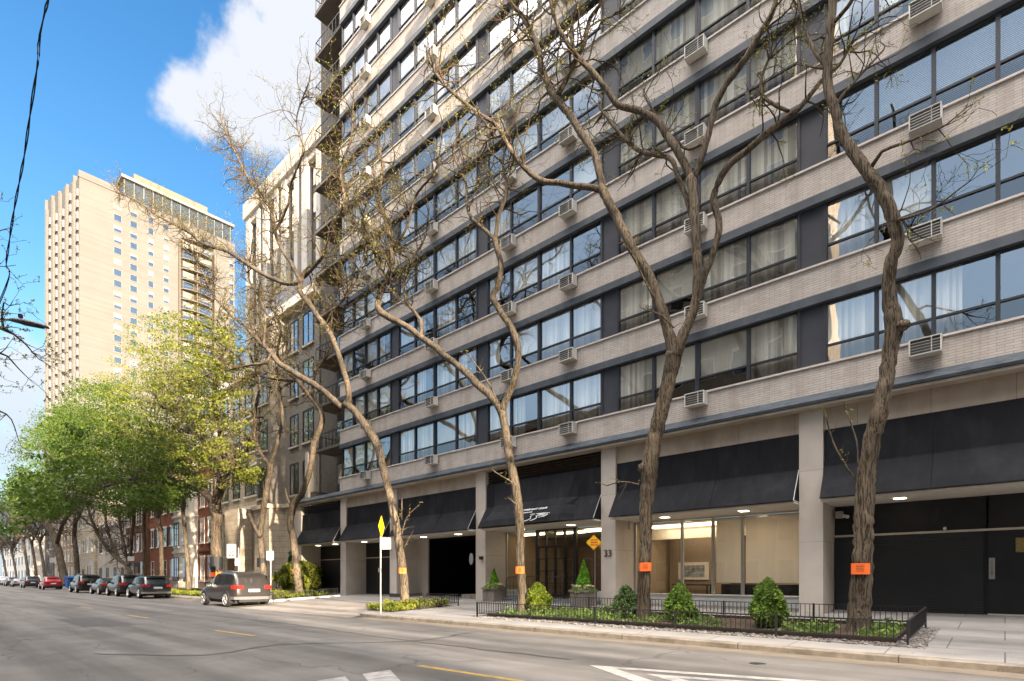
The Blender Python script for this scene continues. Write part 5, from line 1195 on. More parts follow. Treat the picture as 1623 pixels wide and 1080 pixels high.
m = MB(); vs = [a+d*(f*Lh)+s_*(w*sg)-u*.042 for f, w in ((.3,.07),(.9,.07)) for sg in (-1, 1)]; m.add([vs[0],vs[1],vs[3],vs[2]], [(0,1,2,3)]); m.build('lens', m_black, hd)
# overhead service cable
pts = [Vector((-50,-2.6,7.6)), Vector((-24,.6,6.35))] + [PP(x, y, 1.0) for x, y in ((0, 478), (10, 415), (22, 335), (38, 250), (48, 180), (60, 100), (71, 20))]
pts += [Vector((-3.5,.9,6.75)), Vector((3,.6,6.9)), Vector((14,-2.6,7.4))]
sp_, _ = smooth_path(pts, [.01]*len(pts), .12)
m = MB()
for ph in (0, math.pi): m.tube([p+Vector((0, .009*math.cos(i*.7+ph), .009*math.sin(i*.7+ph))) for i, p in enumerate(sp_)], .0075, 5)
tag(m.build('overhead_cable', m_black), 'black twisted overhead cable crossing the sky at the left edge', 'cable')
m = MB(); m.tube([(14,-2.7,7.7), (14,-2.7,0)], [.1,.13], 10); tag(m.build('utility_pole', m_bark2), 'timber pole carrying the overhead cable beyond the right edge', 'pole')
m = MB(); m.tube([(-50,-2.7,8), (-50,-2.7,0)], [.1,.13], 10); tag(m.build('utility_pole', m_bark2), 'timber pole carrying the overhead cable beyond the left edge', 'pole')
# ================================================================ the other buildings
m_glassdk = glass('dark_house_glass', refl=.12, wav=.01, tint=(.35,.37,.38))
def facade(root, rects, face, wallY, frame_m, pane_m, proud=.05, bars=(1, 1), sill_m=None, lintel_m=None, fw=.07, shades=None, arch=False, stuff=False):
    """windows on a wall; rects = (u0,u1,z0,z1) ; face 'y': plane y=wallY seen from -Y, 'x': plane x=wallY seen from +X"""
    g = random.Random(len(rects)*7+int(abs(wallY)*10))
    def bx(m, u0, u1, d0, d1, z0, z1):
        if face == 'y': m.box(u0, u1, wallY-d1, wallY-d0, z0, z1)
        else: m.box(wallY+d0, wallY+d1, u0, u1, z0, z1)
    FS, PS, SS = MB(), MB(), MB()
    for (u0, u1, z0, z1) in rects:
        f = FS if stuff else MB(); p = PS if stuff else MB(); s = SS if stuff else MB()
        bx(f, u0, u0+fw, .002, proud, z0, z1); bx(f, u1-fw, u1, .002, proud, z0, z1); bx(f, u0+fw, u1-fw, .002, proud, z0, z0+fw); bx(f, u0+fw, u1-fw, .002, proud, z1-fw, z1)
        for k in range(1, bars[0]+1):
            u = u0+(u1-u0)*k/(bars[0]+1); bx(f, u-fw*.3, u+fw*.3, .012, proud-.008, z0+fw, z1-fw)
        for k in range(1, bars[1]+1):
            z = z0+(z1-z0)*k/(bars[1]+1); bx(f, u0+fw, u1-fw, .014, proud-.012, z-fw*.3, z+fw*.3)
        if arch:
            n = 10; c = (u0+u1)/2; r = (u1-u0)/2
            pr = [(c+r*math.cos(math.pi*i/n), z1+r*math.sin(math.pi*i/n)) for i in range(n+1)]
            for i in range(n):
                a, b = pr[i], pr[i+1]
                if face == 'y': f.tube([(a[0], wallY-proud*.6, a[1]), (b[0], wallY-proud*.6, b[1])], fw*.6, 4)
            if face == 'y': p.poly([(x, wallY-.012, z) for x, z in pr])
        bx(p, u0+fw, u1-fw, .004, .010, z0+fw, z1-fw)
        if sill_m: bx(s, u0-.08, u1+.08, .0, proud+.09, z0-.13, z0)
        if lintel_m: bx(s, u0-.10, u1+.10, .0, proud+.02, z1, z1+.2)
        if not stuff:
            o = f.build('window', frame_m, root); p.build('pane', pane_m, o)
            if s.v: s.build('window_sill', sill_m or lintel_m, o)
            if shades and g.random() < shades:
                h = MB(); hh = g.uniform(.3, .95); bx(h, u0+fw, u1-fw, .0105, .013, z1-fw-(z1-z0-2*fw)*hh, z1-fw); h.build('shade', m_tshade if face == 'x' else m_curtain, o)
    if stuff and FS.v:
        o = tag(FS.build('window', frame_m, root), kind='stuff'); tag(PS.build('pane', pane_m, o), kind='stuff')
        if SS.v: tag(SS.build('window_sill', sill_m or lintel_m, o), kind='stuff')
def box_part(root, name, mat, *b):
    m = MB(); m.box(*b); return m.build(name, mat, root)
m_gbrick = M('grey_brick', (.21,.185,.155), .85, .12, 3, brick=(.085,.30,.010,(.55,.55,.55),'xyz'), bump=.3)
m_lime = M('pale_limestone', (.50,.42,.32), .85, .1, 2, brick=(.42,1.1,.012,(.45,.45,.45),'xyz'), stain=((.30,.24,.18), .4, (1,1,.4)), bump=.2)
m_rbrick = M('red_brick', (.24,.085,.048), .85, .18, 3, brick=(.08,.24,.010,(.7,.65,.6),'xyz'), bump=.3)
m_rbrick2 = M('brown_red_brick', (.19,.085,.055), .85, .2, 3, brick=(.08,.24,.010,(.7,.65,.6),'xyz'))
m_pwhite = M('painted_white_stone', (.66,.60,.52), .75, .06)
m_slab = M('slate_roof', (.09,.09,.10), .7, .2)
m_tower = M('pale_yellow_brick', (.118,.110,.099), .85, .05, .3, brick=(.30,40,.02,(.90,.90,.90),'xyz'))
m_tframe = M('tower_window_frame', (.17,.16,.15), .6, .05)
m_tpane = glass('tower_glass', refl=.25, wav=.02, tint=(.3,.35,.4))
m_tshade = M('tower_blind', (.20,.19,.175), .8, .05, obrand=.3)
# --- grey brick mansion block with bay, next to the long building
g = thing('brick_mansion', 'grey brick five-storey house with limestone base, directly left of the long building', 'building', (-40, 19, .4))
x0, x1, fy = -45.3, -35.45, 19.0
box_part(g, 'wall', m_gbrick, x0, x1, fy, 30, 7.0, 21.0)
box_part(g, 'ground_floor', m_lime, x0-.0, x1, fy-.12, 30, .2, 6.7)
box_part(g, 'belt_course', m_lime, x0-.1, x1+.0, fy-.35, 30, 6.7, 7.0)
bay = [(-44.2, fy-.0), (-43.6, fy-.9), (-41.2, fy-.9), (-40.6, fy)]
m = MB(); m.prism(bay+[(-40.6, fy+.2), (-44.2, fy+.2)], 'z', 7.0, 21.3); m.build('bay_wall', m_gbrick, g)
m = MB(); m.prism([(-44.3, fy-.12), (-43.7, fy-1.02), (-41.1, fy-1.02), (-40.5, fy-.12)], 'z', .2, 6.72); m.build('bay_base', m_lime, g)
m = MB(); m.prism([(-44.5, fy-.1), (-43.75, fy-1.25), (-41.05, fy-1.25), (-40.3, fy-.1)], 'z', 6.72, 7.02); m.build('bay_belt', m_lime, g)
rows = [7.6, 11.2, 14.8, 18.2]
facade(g, [(-43.2, -41.6, z, z+2.35) for z in rows], 'y', fy-.9, m_frame, m_pane, bars=(1, 0), sill_m=m_lime, fw=.09)
facade(g, [(-39.8, -38.5, z, z+2.35) for z in rows]+[(-37.8, -36.2, z, z+2.35) for z in rows], 'y', fy, m_frame, m_pane, bars=(1, 0), sill_m=m_lime, fw=.09)
facade(g, [(-38.8, -37.3, 3.9, 5.3)], 'y', fy-.12, m_frame, m_pane, bars=(1, 1), arch=True, sill_m=m_lime, fw=.09)
facade(g, [(-38.9, -37.2, .9, 2.6), (-43.2, -41.8, 3.4, 5.9), (-43.2, -41.8, .9, 2.6)], 'y', fy-.13 if False else fy-.12, m_frame, m_pane, fw=.09)
for o in list(g.children):
    pass
box_part(g, 'cornice', m_pwhite, x0-.3, x1, fy-.5, 30, 21.3, 21.9)
m = MB(); m.prism([(fy-.4, 21.9), (fy+.9, 24.6), (29, 24.6), (29, 21.9)], 'x', x0, x1); m.build('mansard_roof', m_slab, g)
# --- limestone townhouse with arched windows and projecting entrance
g = thing('limestone_townhouse', 'pale limestone townhouse with projecting stone entrance, between grey and red brick houses', 'building', (-49, 19.2, .4))
x0, x1, fy = -54.6, -45.35, 19.2
box_part(g, 'wall', m_lime, x0, x1, fy, 30, .2, 18.4)
box_part(g, 'entrance_bay', m_lime, -49.9, -47.0, fy-1.2, fy-.002, .2, 7.2)
box_part(g, 'belt_course', m_pwhite, x0, x1, fy-.28, fy-.002, 7.22, 7.5)
box_part(g, 'quoin', m_gbrick, -46.9, -45.4, fy-.1, fy-.003, .2, 7.2)
facade(g, [(-53.2, -51.6, 3.4, 5.2)], 'y', fy, m_frame, m_pane, arch=True, sill_m=m_pwhite, fw=.1)
facade(g, [(x, x+1.5, z, z+2.5) for z in (8.4, 12.1, 15.2) for x in (-53.8, -51.2, -48.6, -46.9) if not (z > 15 and x > -48)], 'y', fy, m_frame, m_pane, bars=(0, 1), sill_m=m_pwhite, lintel_m=m_pwhite, fw=.09)
facade(g, [(-53.2, -51.6, .8, 2.6)], 'y', fy, m_frame, m_pane, fw=.09)
d = box_part(g, 'door', m_wood, -49.1, -47.8, fy-1.26, fy-1.203, .45, 3.2)
box_part(d, 'door_handle', m_bar, -48.0, -47.93, fy-1.32, fy-1.262, 1.4, 1.6)
box_part(g, 'cornice', m_pwhite, x0, x1, fy-.5, 30, 18.402, 19.0)
# --- red brick townhouse with a round white bay
g = thing('red_brick_townhouse', 'red brick townhouse with tall curved white bay window', 'building', (-60, 19.5, .4))
x0, x1, fy = -68.5, -54.7, 19.5
box_part(g, 'wall', m_rbrick, x0, x1, fy, 30, .2, 14.5)
bx0, bx1 = -66.8, -61.2; bc = (bx0+bx1)/2; br = (bx1-bx0)/2
pr = [(bc+br*math.cos(math.pi*(1+i/12)), fy+1.15*math.sin(math.pi*(1+i/12))) for i in range(13)]
m = MB(); m.prism(pr, 'z', .2, 13.2); m.build('white_bay', m_pwhite, g)
for zz in (4.0, 7.7, 11.6):
    m = MB(); m.prism([(bc+(px_-bc)*1.06, fy+(py_-fy)*1.16) for px_, py_ in pr], 'z', zz, zz+.22); m.build('bay_moulding', m_pwhite, g)
facade(g, [(bc-.75, bc+.75, z, z+2.5) for z in (1.1, 4.7, 8.4)], 'y', fy-1.14, m_frame, m_pane, sill_m=m_pwhite, fw=.09)
for sx in (-1, 1):
    for z in (1.1, 4.7, 8.4):
        a = MB(); q = bc+sx*1.65; yy = fy-.93
        a.box(q-.55, q+.55, yy-.05, yy-.0, z, z+2.5); fo = a.build('window', m_frame, g)
        a = MB(); a.box(q-.45, q+.45, yy-.06, yy-.052, z+.1, z+2.4); a.build('pane', m_pane, fo)
facade(g, [(x, x+1.15, z, z+2.3) for z in (1.2, 5.0, 8.6) for x in (-60.4, -58.3, -56.4)], 'y', fy, m_pwhite, m_pane, bars=(0, 1), sill_m=m_pwhite, lintel_m=m_pwhite, fw=.12)
box_part(g, 'belt_course', m_rbrick2, -61, x1, fy-.12, fy-.003, 4.1, 4.35)
box_part(g, 'cornice', m_pwhite, x0, x1, fy-.5, 30, 14.502, 15.1)
r_ = MB(); [r_.box(bx0+.2+k*.35, bx0+.24+k*.35, fy-1.25, fy-1.2, 11.85, 12.6) for k in range(15)]; r_.box(bx0, bx1, fy-1.25, fy-1.2, 12.6, 12.66); r_.build('balcony_railing', m_iron, g)
# --- brick house with dark shutters, then greystones
def rowhouse(name, label, x0, x1, fy, h, wall, frame, cols, rows, roof=m_slab, ww=1.2, hh=2.1, door=None, bars=(0, 1), base=None, shutters=False, cor=m_pwhite):
    g = thing(name, label, 'building', ((x0+x1)/2, fy, .4))
    box_part(g, 'wall', wall, x0, x1, fy, fy+12, .1, h)
    if base: box_part(g, 'ground_floor', base, x0+.01, x1-.01, fy-.1, fy-.002, .1, 3.4)
    w = (x1-x0)/cols; rc = []
    for r_i in range(rows):
        z = 1.1+r_i*(h-1.2)/rows
        for c in range(cols):
            u = x0+w*(c+.5)
            if r_i == 0 and door == c: continue
            rc.append((u-ww/2, u+ww/2, z+.3, z+.3+hh))
    lower = [r_ for r_ in rc if r_[2] < 3.3]; upper = [r_ for r_ in rc if r_[2] >= 3.3]
    if base and lower: facade(g, lower, 'y', fy-.1, frame, m_pane, bars=bars, sill_m=m_pwhite)
    elif lower: facade(g, lower, 'y', fy, frame, m_pane, bars=bars, sill_m=m_pwhite)
    facade(g, upper, 'y', fy, frame, m_pane, bars=bars, sill_m=m_pwhite, lintel_m=m_pwhite)
    if shutters:
        for (a, b, c, d) in upper:
            for q in (a-.42, b+.06): box_part(g, 'shutter', m_black, q, q+.36, fy-.06, fy-.004, c, d)
    if door is not None:
        u = x0+w*(door+.5); dd = box_part(g, 'door', m_wood, u-.55, u+.55, fy-.16, fy-.104, .5, 2.9); box_part(dd, 'door_handle', m_bar, u+.35, u+.42, fy-.21, fy-.162, 1.5, 1.65)
    box_part(g, 'cornice', cor, x0, x1, fy-.4, fy+12, h+.002, h+.6)
    return g
rowhouse('brick_townhouse', 'orange-red brick townhouse with black shutters left of the curved white bay', -78.5, -68.6, 19.6, 12.5, m_rbrick, m_pwhite, 4, 3, door=1, shutters=True)
rowhouse('brick_townhouse', 'dark brown brick townhouse with dark ground floor behind the slim trees', -88, -78.6, 19.2, 11.5, m_rbrick2, m_pwhite, 4, 3, door=2, base=m_black)
rowhouse('greystone_house', 'low plain grey limestone house with small grilled windows behind the slanting stems', -106, -88.1, 19.4, 9, m_stone, m_frame, 4, 2, ww=1.6, hh=1.6, bars=(2, 2), door=3)
rowhouse('greystone_house', 'ornate cream greystone with white window frames behind the thick leaning trunk', -122, -106.1, 19.0, 14, m_lime, m_pwhite, 5, 3, door=2)
rowhouse('brick_apartment_house', 'tan brick apartment house glimpsed between dark trunks beyond the blue bin', -146, -122.1, 19.5, 17, M('tan_brick', (.36,.25,.16), .85, .1, 2, brick=(.1,.3,.01,(.7,.7,.7),'xyz')), m_pwhite, 7, 5)
rowhouse('pale_apartment_house', 'pale stone block closing the far left end of the street', -240, -175, 19.0, 12, m_pwhite, m_frame, 10, 3, ww=2)
# --- white tower with tall dark bays, set back
g = thing('white_pier_tower', 'tall white-piered tower with deep brown window bays, seen through bare branches', 'building', (-63, 30.5, 0))
y0 = 30.5; H = 52
box_part(g, 'shaft', M('bronze_infill', (.055,.035,.02), .5, .15, 2), -77, -47, y0+.6, 48, .1, H-2)
u = -77.0; k = 0
while u < -46.5:
    w = (1.3, .9)[k % 2]
    box_part(g, 'pier', M('white_tower_stone', (.44,.40,.35), .7, .04) if k == 0 else bpy.data.materials['white_tower_stone'], u, u+w, y0, y0+.6, .1, H-1.5)
    k += 1; u += (3.4 if k % 2 else 1.9)
m_wts = bpy.data.materials['white_tower_stone']
box_part(g, 'parapet', m_wts, -77.4, -46.6, y0-.25, 48, H-1.498, H+.6)
u = -75.7; rc = []
for f_ in range(15):
    z = 2.0+f_*3.2
    for q in (-75.5, -70.2, -64.9, -59.6, -54.3, -49.0): rc.append((q, q+1.9, z, z+2.5))
facade(g, rc, 'y', y0+.6, m_frame, m_tpane, bars=(1, 0), fw=.1)
for q in (-75.7, -70.4, -65.1, -59.8, -54.5, -49.2):
    m = MB(); n = 10; c = q+1.05; r = 1.05; z = H-3.6
    pr = [(c-r, H-1.55), (c-r, z)] + [(c-r*math.cos(math.pi*i/n), z+r*math.sin(math.pi*i/n)) for i in range(1, n)] + [(c+r, z), (c+r, H-1.55)]
    for i in range(len(pr)//2):
        a, b = pr[i], pr[i+1]; a2, b2 = pr[-1-i], pr[-2-i]
        m.add([(p[0], yy, p[1]) for yy in (y0+.1, y0+.58) for p in (a, b, b2, a2)], [(0,1,2,3),(7,6,5,4),(1,5,6,2)]) if False else None
    m.box(c-r, c+r, y0+.08, y0+.58, H-2.4, H-1.5); m.build('bay_head', m_wts, g)
# --- tall yellow brick tower at the left
T = thing('yellow_brick_tower', 'tall pale yellow brick tower with stepped corner and curved balconies above the green trees', 'building', (-160, 40, 0))
ht = 1.4 + 647/860*122.8; cx_, cy_ = -155.0, 25.0; yE = 58.5
prof = [(cx_, cy_)]; steps = []
for i in range(5):
    a = prof[-1]; b = (a[0]-2.9, a[1]-.25); steps.append((a, b)); prof += [b, (b[0]-.2, b[1]-.55)]
prof += [(-176, 22), (-176, yE), (cx_, yE)]
m = MB(); m.prism(prof, 'z', .1, ht-1.5); m.build('shaft', m_tower, T)
m = MB(); m.prism([(cx_+.15, cy_-.1), (cx_-.6, cy_-.2), (cx_-.6, cy_+7.5), (cx_+.15, cy_+7.5)], 'z', ht-1.52, ht+.0); m.build('parapet', m_tower, T)
for i, (a, b) in enumerate(steps):
    m = MB(); hh = ht - .3 - i*.9
    m.box(b[0]-.3, b[0]+.5, b[1]-.45, b[1]+.6, .1, hh); m.build('corner_pilaster', m_tower, T)
nf = 34; fh = (ht-6)/nf
rc = []; blinds = MB(); gg = random.Random(4)
for f_ in range(nf):
    z = 3.0+f_*fh
    for (ya, yb) in ((31.4, 33.0), (34.6, 36.1), (38.3, 39.5), (41.6, 42.8), (57.0, 58.2)):
        rc.append((ya, yb, z, z+1.55))
    for (ya, yb) in ((45.9, 48.4), (49.6, 52.6)):
        rc.append((ya, yb, z, z+1.9))
big = sorted(rc, key=lambda r_: -(r_[1]-r_[0])*(r_[3]-r_[2])/(r_[0]))[:0]
m = MB(); m.box(cx_-.001, cx_+.0015, 45.25, 53.15, 2.5, ht-7); m.build('recess_shade', M('painted_recess_shade', (.035,.030,.026), .8, .2), T)  # flat dark sheet, painted as the shade behind the balconies
vis = [r_ for r_ in rc if r_[2] > 45]; vis = vis[-96:]; rest = [r_ for r_ in rc if r_ not in vis]
facade(T, vis, 'x', cx_, m_tframe, m_tpane, proud=.08, bars=(0, 0), fw=.08, shades=.62)
facade(T, rest, 'x', cx_, m_tframe, m_tpane, proud=.08, bars=(0, 0), fw=.12, stuff=True)
for (ya, yb, z0, z1) in rest:
    if gg.random() < .6: blinds.box(cx_+.0105, cx_+.014, ya+.12, yb-.12, z0+.12+(z1-z0)*gg.uniform(0, .4), z1-.12)
if blinds.v: tag(blinds.build('shade', m_tshade, T), kind='stuff')
# curved balconies
m_bc = M('balcony_concrete', (.13,.105,.075), .85, .1)
for f_ in range(nf):
    z = 2.6+f_*fh; m = MB(); n = 10; pr = [(cx_+.01, 45.2)]+[(cx_+1.5*math.sin(math.pi*i/n)**.6+.02, 45.2+8.0*i/n) for i in range(1, n)]+[(cx_+.01, 53.2)]
    m.prism(pr, 'z', z, z+.22)
    for i in range(n):
        a, b = pr[i], pr[i+1]; m.quad((a[0], a[1], z+.85), (b[0], b[1], z+.85), (b[0], b[1], z+.92), (a[0], a[1], z+.92))
    m.build('balcony', m_bc, T)
for yy in (45.0, 49.0, 53.2): box_part(T, 'balcony_divider', m_bc, cx_+.005, cx_+.9, yy-.12, yy+.12, 2, ht-7)
# penthouse with glazed band
ph = MB(); ph.box(-174, cx_-1.0, 33.5, yE-.5, ht-1.5, ht+3.2); pho = ph.build('penthouse', M('penthouse_glass', (.035,.045,.055), .15, .2, .6, spec=.8), T)
box_part(T, 'penthouse_roof', m_tframe, -174.5, cx_-.3, 33.0, yE, ht+3.202, ht+3.9)
box_part(T, 'plant_room', M('plant_room_brick', (.16,.12,.085), .85, .08), -171, cx_-2.6, 36, yE-6, ht+3.902, ht+6.6)
for k in range(13): box_part(T, 'penthouse_mullion', m_tframe, cx_-1.0, cx_-.9, 33.6+k*2.0, 33.75+k*2.0, ht-1.49, ht+3.2)
# stepped-corner window columns (face -Y)
rc = []
for i, (a, b) in enumerate(steps):
    z = 3.0
m_cw = MB(); m_cp = MB()
for i, (a, b) in enumerate(steps):
    for f_ in range(nf):
        z = 3.0+f_*fh
        if z > ht-4-i*.9: continue
        yy = a[1]-.30
        m_cw.box(a[0]-2.0, a[0]-.5, yy-.06, yy+.25, z-.05, z+1.55); m_cp.box(a[0]-1.9, a[0]-.6, yy-.07, yy-.062, z+.05, z+1.45)
cw = tag(m_cw.build('corner_window', m_tframe, T), kind='stuff'); tag(m_cp.build('pane', m_tpane, cw), kind='stuff')
# ================================================================ buildings behind the camera (reflected in the glass, shading the street)
m_ob = M('opposite_brown_brick', (.42,.35,.27), .85, .12, 2, brick=(.12,.4,.01,(.6,.6,.6),'xyz')); m_or = M('opposite_red_brick', (.36,.15,.09), .85, .12, 2, brick=(.12,.4,.01,(.6,.6,.6),'xyz'))
m_oc = M('opposite_cream_stone', (.45,.38,.28), .85, .1, 2)
def opposite(label, x0, x1, h, wall, cols, rows, yb=-9.0, depth=14):
    g = thing('opposite_building', label, 'building', ((x0+x1)/2, yb, 0), 'buildings across the street behind the camera')
    box_part(g, 'wall', wall, x0, x1, yb-depth, yb, 0, h)
    f = MB(); p = MB(); w = (x1-x0)/cols; fh_ = h/rows
    for r_ in range(rows):
        for c in range(cols):
            u = x0+w*(c+.5); z = 1.0+r_*fh_
            f.box(u-w*.24, u+w*.24, yb+.002, yb+.06, z, z+fh_*.6); p.box(u-w*.2, u+w*.2, yb+.062, yb+.066, z+.1, z+fh_*.55)
    fo = tag(f.build('window', m_pwhite, g), kind='stuff'); tag(p.build('pane', m_glassdk, fo), kind='stuff'); box_part(g, 'cornice', m_oc, x0-.2, x1+.2, yb-depth, yb+.4, h+.002, h+.7)
opposite('brown brick tower across the street, mirrored in the central windows', -27.5, -11.5, 60, m_ob, 6, 18)
opposite('low red brick house across the street from the entrance', -45, -28, 17, m_or, 7, 4)
opposite('cream stone house across the street from the driveway', -66, -45.2, 15, m_oc, 8, 4)
opposite('long red brick row across the street beyond the cream house', -140, -66.2, 16, m_or, 24, 4)
opposite('low brown brick house right across the street from the camera', -11, 8, 10, m_ob, 8, 3)
opposite('unseen brown brick block added across the street to block the low sun', 8.5, 84, 36, m_ob, 26, 11)  # added unseen, length and height set to block the low sun
opposite('unseen cream tower added at the street end to shade the facade', 235, 262, 72, m_oc, 9, 20, yb=38, depth=66)  # added unseen, height set so its shadow covers the lower facade
# ================================================================ cars
m_tyre = M('tyre_rubber', (.018,.018,.018), .85, .1); m_rim = M('alloy_rim', (.55,.53,.50), .35, .05, metal=.8)
m_cglass = M('car_glass', (.012,.014,.016), .06, .05, spec=.9); m_tail = M('tail_lamp', (.42,.015,.012), .2, .1, 8, spec=.7); m_head = M('head_lamp', (.6,.6,.6), .15, .05, spec=.8)
m_plast = M('black_car_trim', (.02,.02,.021), .6, .1); m_chrome = M('chrome_trim', (.6,.6,.6), .2, 0, metal=.9); m_lplate = M('licence_plate', (.66,.68,.72), .5, .1, 30)
def paint(name, col, metal=.35): return M(name, col, .28, .04, 2, spec=.5, metal=metal, coat=.8)
def car(label, x_rear, y_left, ground, col, kind='suv', W=1.86, L=4.7, H=1.70, name='parked_car', bumper=None, group='cars parked along the kerb', simple=False):
    """front towards -X, rear at x_rear; y_left = street side"""
    t = thing(name, label, 'car', (x_rear-L/2, y_left+W/2, ground), group)
    xr = x_rear; yc = y_left+W/2; hw = W/2; z0 = ground
    # stations from the rear: (dx, floor, belt, roof, halfwidth lower, halfwidth roof)
    if kind == 'suv':
        st = [(.00,.52,.98,1.0,.76,.70),(.04,.40,1.02,1.08,.86,.76),(.16,.34,1.05,1.22,.94,.78),(.40,.30,1.04,1.55,.98,.80),(.62,.29,1.03,.985*1.68,.995,.80),(1.1,.28,1.02,1.70,1,.81),(2.0,.28,1.0,1.70,1,.81),(2.65,.28,.985,1.66,1,.80),(3.05,.28,.98,1.42,1,.80),(3.45,.28,.985,1.08,.99,.82),(3.7,.28,.985,1.01,.985,.84),(4.2,.29,.93,.945,.96,.84),(4.5,.33,.84,.85,.90,.78),(4.66,.38,.70,.71,.82,.70),(4.7,.45,.62,.63,.76,.66)]
    else:
        st = [(.00,.50,.90,.92,.76,.68),(.05,.38,.96,.98,.86,.74),(.2,.32,1.0,1.01,.93,.78),(.55,.29,1.0,1.06,.97,.78),(.95,.27,.98,1.30,1,.76),(1.4,.27,.96,1.43,1,.74),(2.0,.27,.94,1.46,1,.74),(2.5,.27,.93,1.42,1,.74),(2.95,.27,.92,1.18,1,.77),(3.3,.27,.92,.97,.99,.82),(3.7,.27,.90,.92,.98,.84),(4.2,.28,.82,.83,.95,.84),(4.5,.32,.72,.73,.88,.78),(4.66,.36,.62,.63,.8,.7),(4.7,.42,.56,.57,.74,.64)]
    kx = L/4.7; kz = H/(1.70 if kind == 'suv' else 1.46)
    secs = []
    for (dx, fl, be, ro, wl, wr) in st:
        x = xr-dx*kx; fl, be, ro = fl*kz, be*kz, ro*kz; a = hw*wl; b_ = hw*wr if ro > be+.08 else hw*wl*.9
        mid = fl+(be-fl)*.5
        half = [(a*.80, fl), (a*.97, fl+.07), (a, mid), (a*.985, be-.08), (a*.93, be), (b_+(a*.9-b_)*.28, be+(ro-be)*.62), (b_*.96, ro-.035), (b_*.72, ro), (0, ro+.012)]
        secs.append([(x, yc+s_*y_, z0+z_) for s_, seq in ((-1, half), (1, half[-2::-1])) for y_, z_ in seq])
    n = len(secs[0]); m = MB(); vs = [p for s_ in secs for p in s_]
    fs = [(i*n+k, (i+1)*n+k, (i+1)*n+k+1, i*n+k+1) for i in range(len(secs)-1) for k in range(n-1)]
    fs += [((i+1)*n, i*n, i*n+n-1, (i+1)*n+n-1) for i in range(len(secs)-1)]
    fs += [tuple(range(n)), tuple(range(len(vs)-1, len(vs)-n-1, -1))]
    m.add(vs, fs); body = m.build('body', col, t, smooth=True)
    sm = body.modifiers.new('sub', 'SUBSURF'); sm.levels = sm.render_levels = 1
    def sec(i, k): return Vector(secs[i][k])
    # side glass strips follow the greenhouse between sections
    gi = range(3, 8) if kind == 'suv' else range(4, 8)
    for sgn in (0, 1):
        for gidx, i in enumerate(gi):
            ks = (4, 5, 6) if sgn == 0 else (n-5, n-6, n-7)
            a, b, c = [sec(i, k) for k in ks]; d, e, f = [sec(i+1, k) for k in ks]
            off = Vector((0, (-1 if sgn == 0 else 1)*.018, .012)); q0, q1 = .08, .95
            if (a-b).length < .06 and (d-e).length < .06: continue
            P1 = a.lerp(b, .12)+off; P2 = d.lerp(e, .12)+off; P3 = e.lerp(f, .55)+off; P4 = b.lerp(c, .55)+off
            P1x, P2x = P1.lerp(P2, .05), P1.lerp(P2, .95); P4x, P3x = P4.lerp(P3, .05), P4.lerp(P3, .95)
            g_ = MB(); g_.quad(P1x, P2x, P3x, P4x); g_.build('side_window', m_cglass, body)
    # rear window and windscreen
    ri = (1, 3) if kind == 'suv' else (3, 5)
    def across(i0, i1, lo, hi, nm):
        A, B_ = sec(i0, 4), sec(i0, n-5); C, Dd = sec(i1, 6), sec(i1, n-7)
        o_ = Vector((.03 if i0 < 5 else -.03, 0, .02)); lA, lB, uA, uB = A.lerp(C, lo), B_.lerp(Dd, lo), A.lerp(C, hi), B_.lerp(Dd, hi)
        g_ = MB(); k = 6; V = []
        for j in range(k+1):
            f = .06+.88*j/k; bow = Vector(((.05 if i0 < 5 else -.05)*math.sin(math.pi*f), 0, .015*math.sin(math.pi*f))); V += [lA.lerp(lB, f)+o_+bow, uA.lerp(uB, f)+o_+bow]
        g_.add(V, [(2*j, 2*j+2, 2*j+3, 2*j+1) for j in range(k)]); g_.build(nm, m_cglass, body, smooth=True)
    if kind == 'suv': across(2, 4, .05, .80, 'rear_window')
    else: across(3, 5, .12, .90, 'rear_window')
    across(9, 7, .12, .92, 'windscreen')
    # lamps, plate, bumper
    zt = z0+.86*kz if kind == 'suv' else z0+.80*kz
    for s_ in (-1, 1):
        g_ = MB(); ya = yc+s_*hw*.52; yb = yc+s_*hw*.90
        g_.prism([(xr+.03, ya), (xr+.02, yc+s_*hw*.80), (xr-.10*kx, yb+s_*.02), (xr-.34*kx, yc+s_*(hw*.965)), (xr-.34*kx, yc+s_*hw*.8), (xr-.1, ya)] if s_ < 0 else [(xr-.1, ya), (xr-.34*kx, yc+s_*hw*.8), (xr-.34*kx, yc+s_*(hw*.965)), (xr-.10*kx, yb+s_*.02), (xr+.02, yc+s_*hw*.80), (xr+.03, ya)], 'z', zt, zt+.17*kz); g_.build('tail_lamp', m_tail, t)
        g_ = MB(); g_.box(xr-L+.10, xr-L+.45, yc+s_*hw*.58, yc+s_*hw*.88, z0+.62*kz, z0+.74*kz); g_.build('headlight', m_head, t)
        g_ = MB(); xm_ = xr-L*.655; g_.box(xm_-.09, xm_+.09, yc+s_*(hw-.06), yc+s_*(hw+.17), z0+1.0*kz, z0+1.13*kz); g_.build('wing_mirror', col, t)
    g_ = MB(); g_.box(xr-.02, xr+.035, yc-.26, yc+.26, z0+.78*kz-.06, z0+.78*kz+.07); g_.build('licence_plate', m_lplate, t)
    g_ = MB(); g_.prism([(xr+.045, yc-hw*.70), (xr+.045, yc+hw*.70), (xr-.08, yc+hw*.93), (xr-.45, yc+hw*.985), (xr-.45, yc-hw*.985), (xr-.08, yc-hw*.93)], 'z', z0+.36*kz, z0+.50*kz); g_.build('rear_bumper', bumper or m_plast, t)
    g_ = MB(); g_.box(xr-.25, xr-.0, yc-hw*.72, yc+hw*.72, z0+.24*kz, z0+.36*kz); g_.build('rear_valance', m_plast, t)
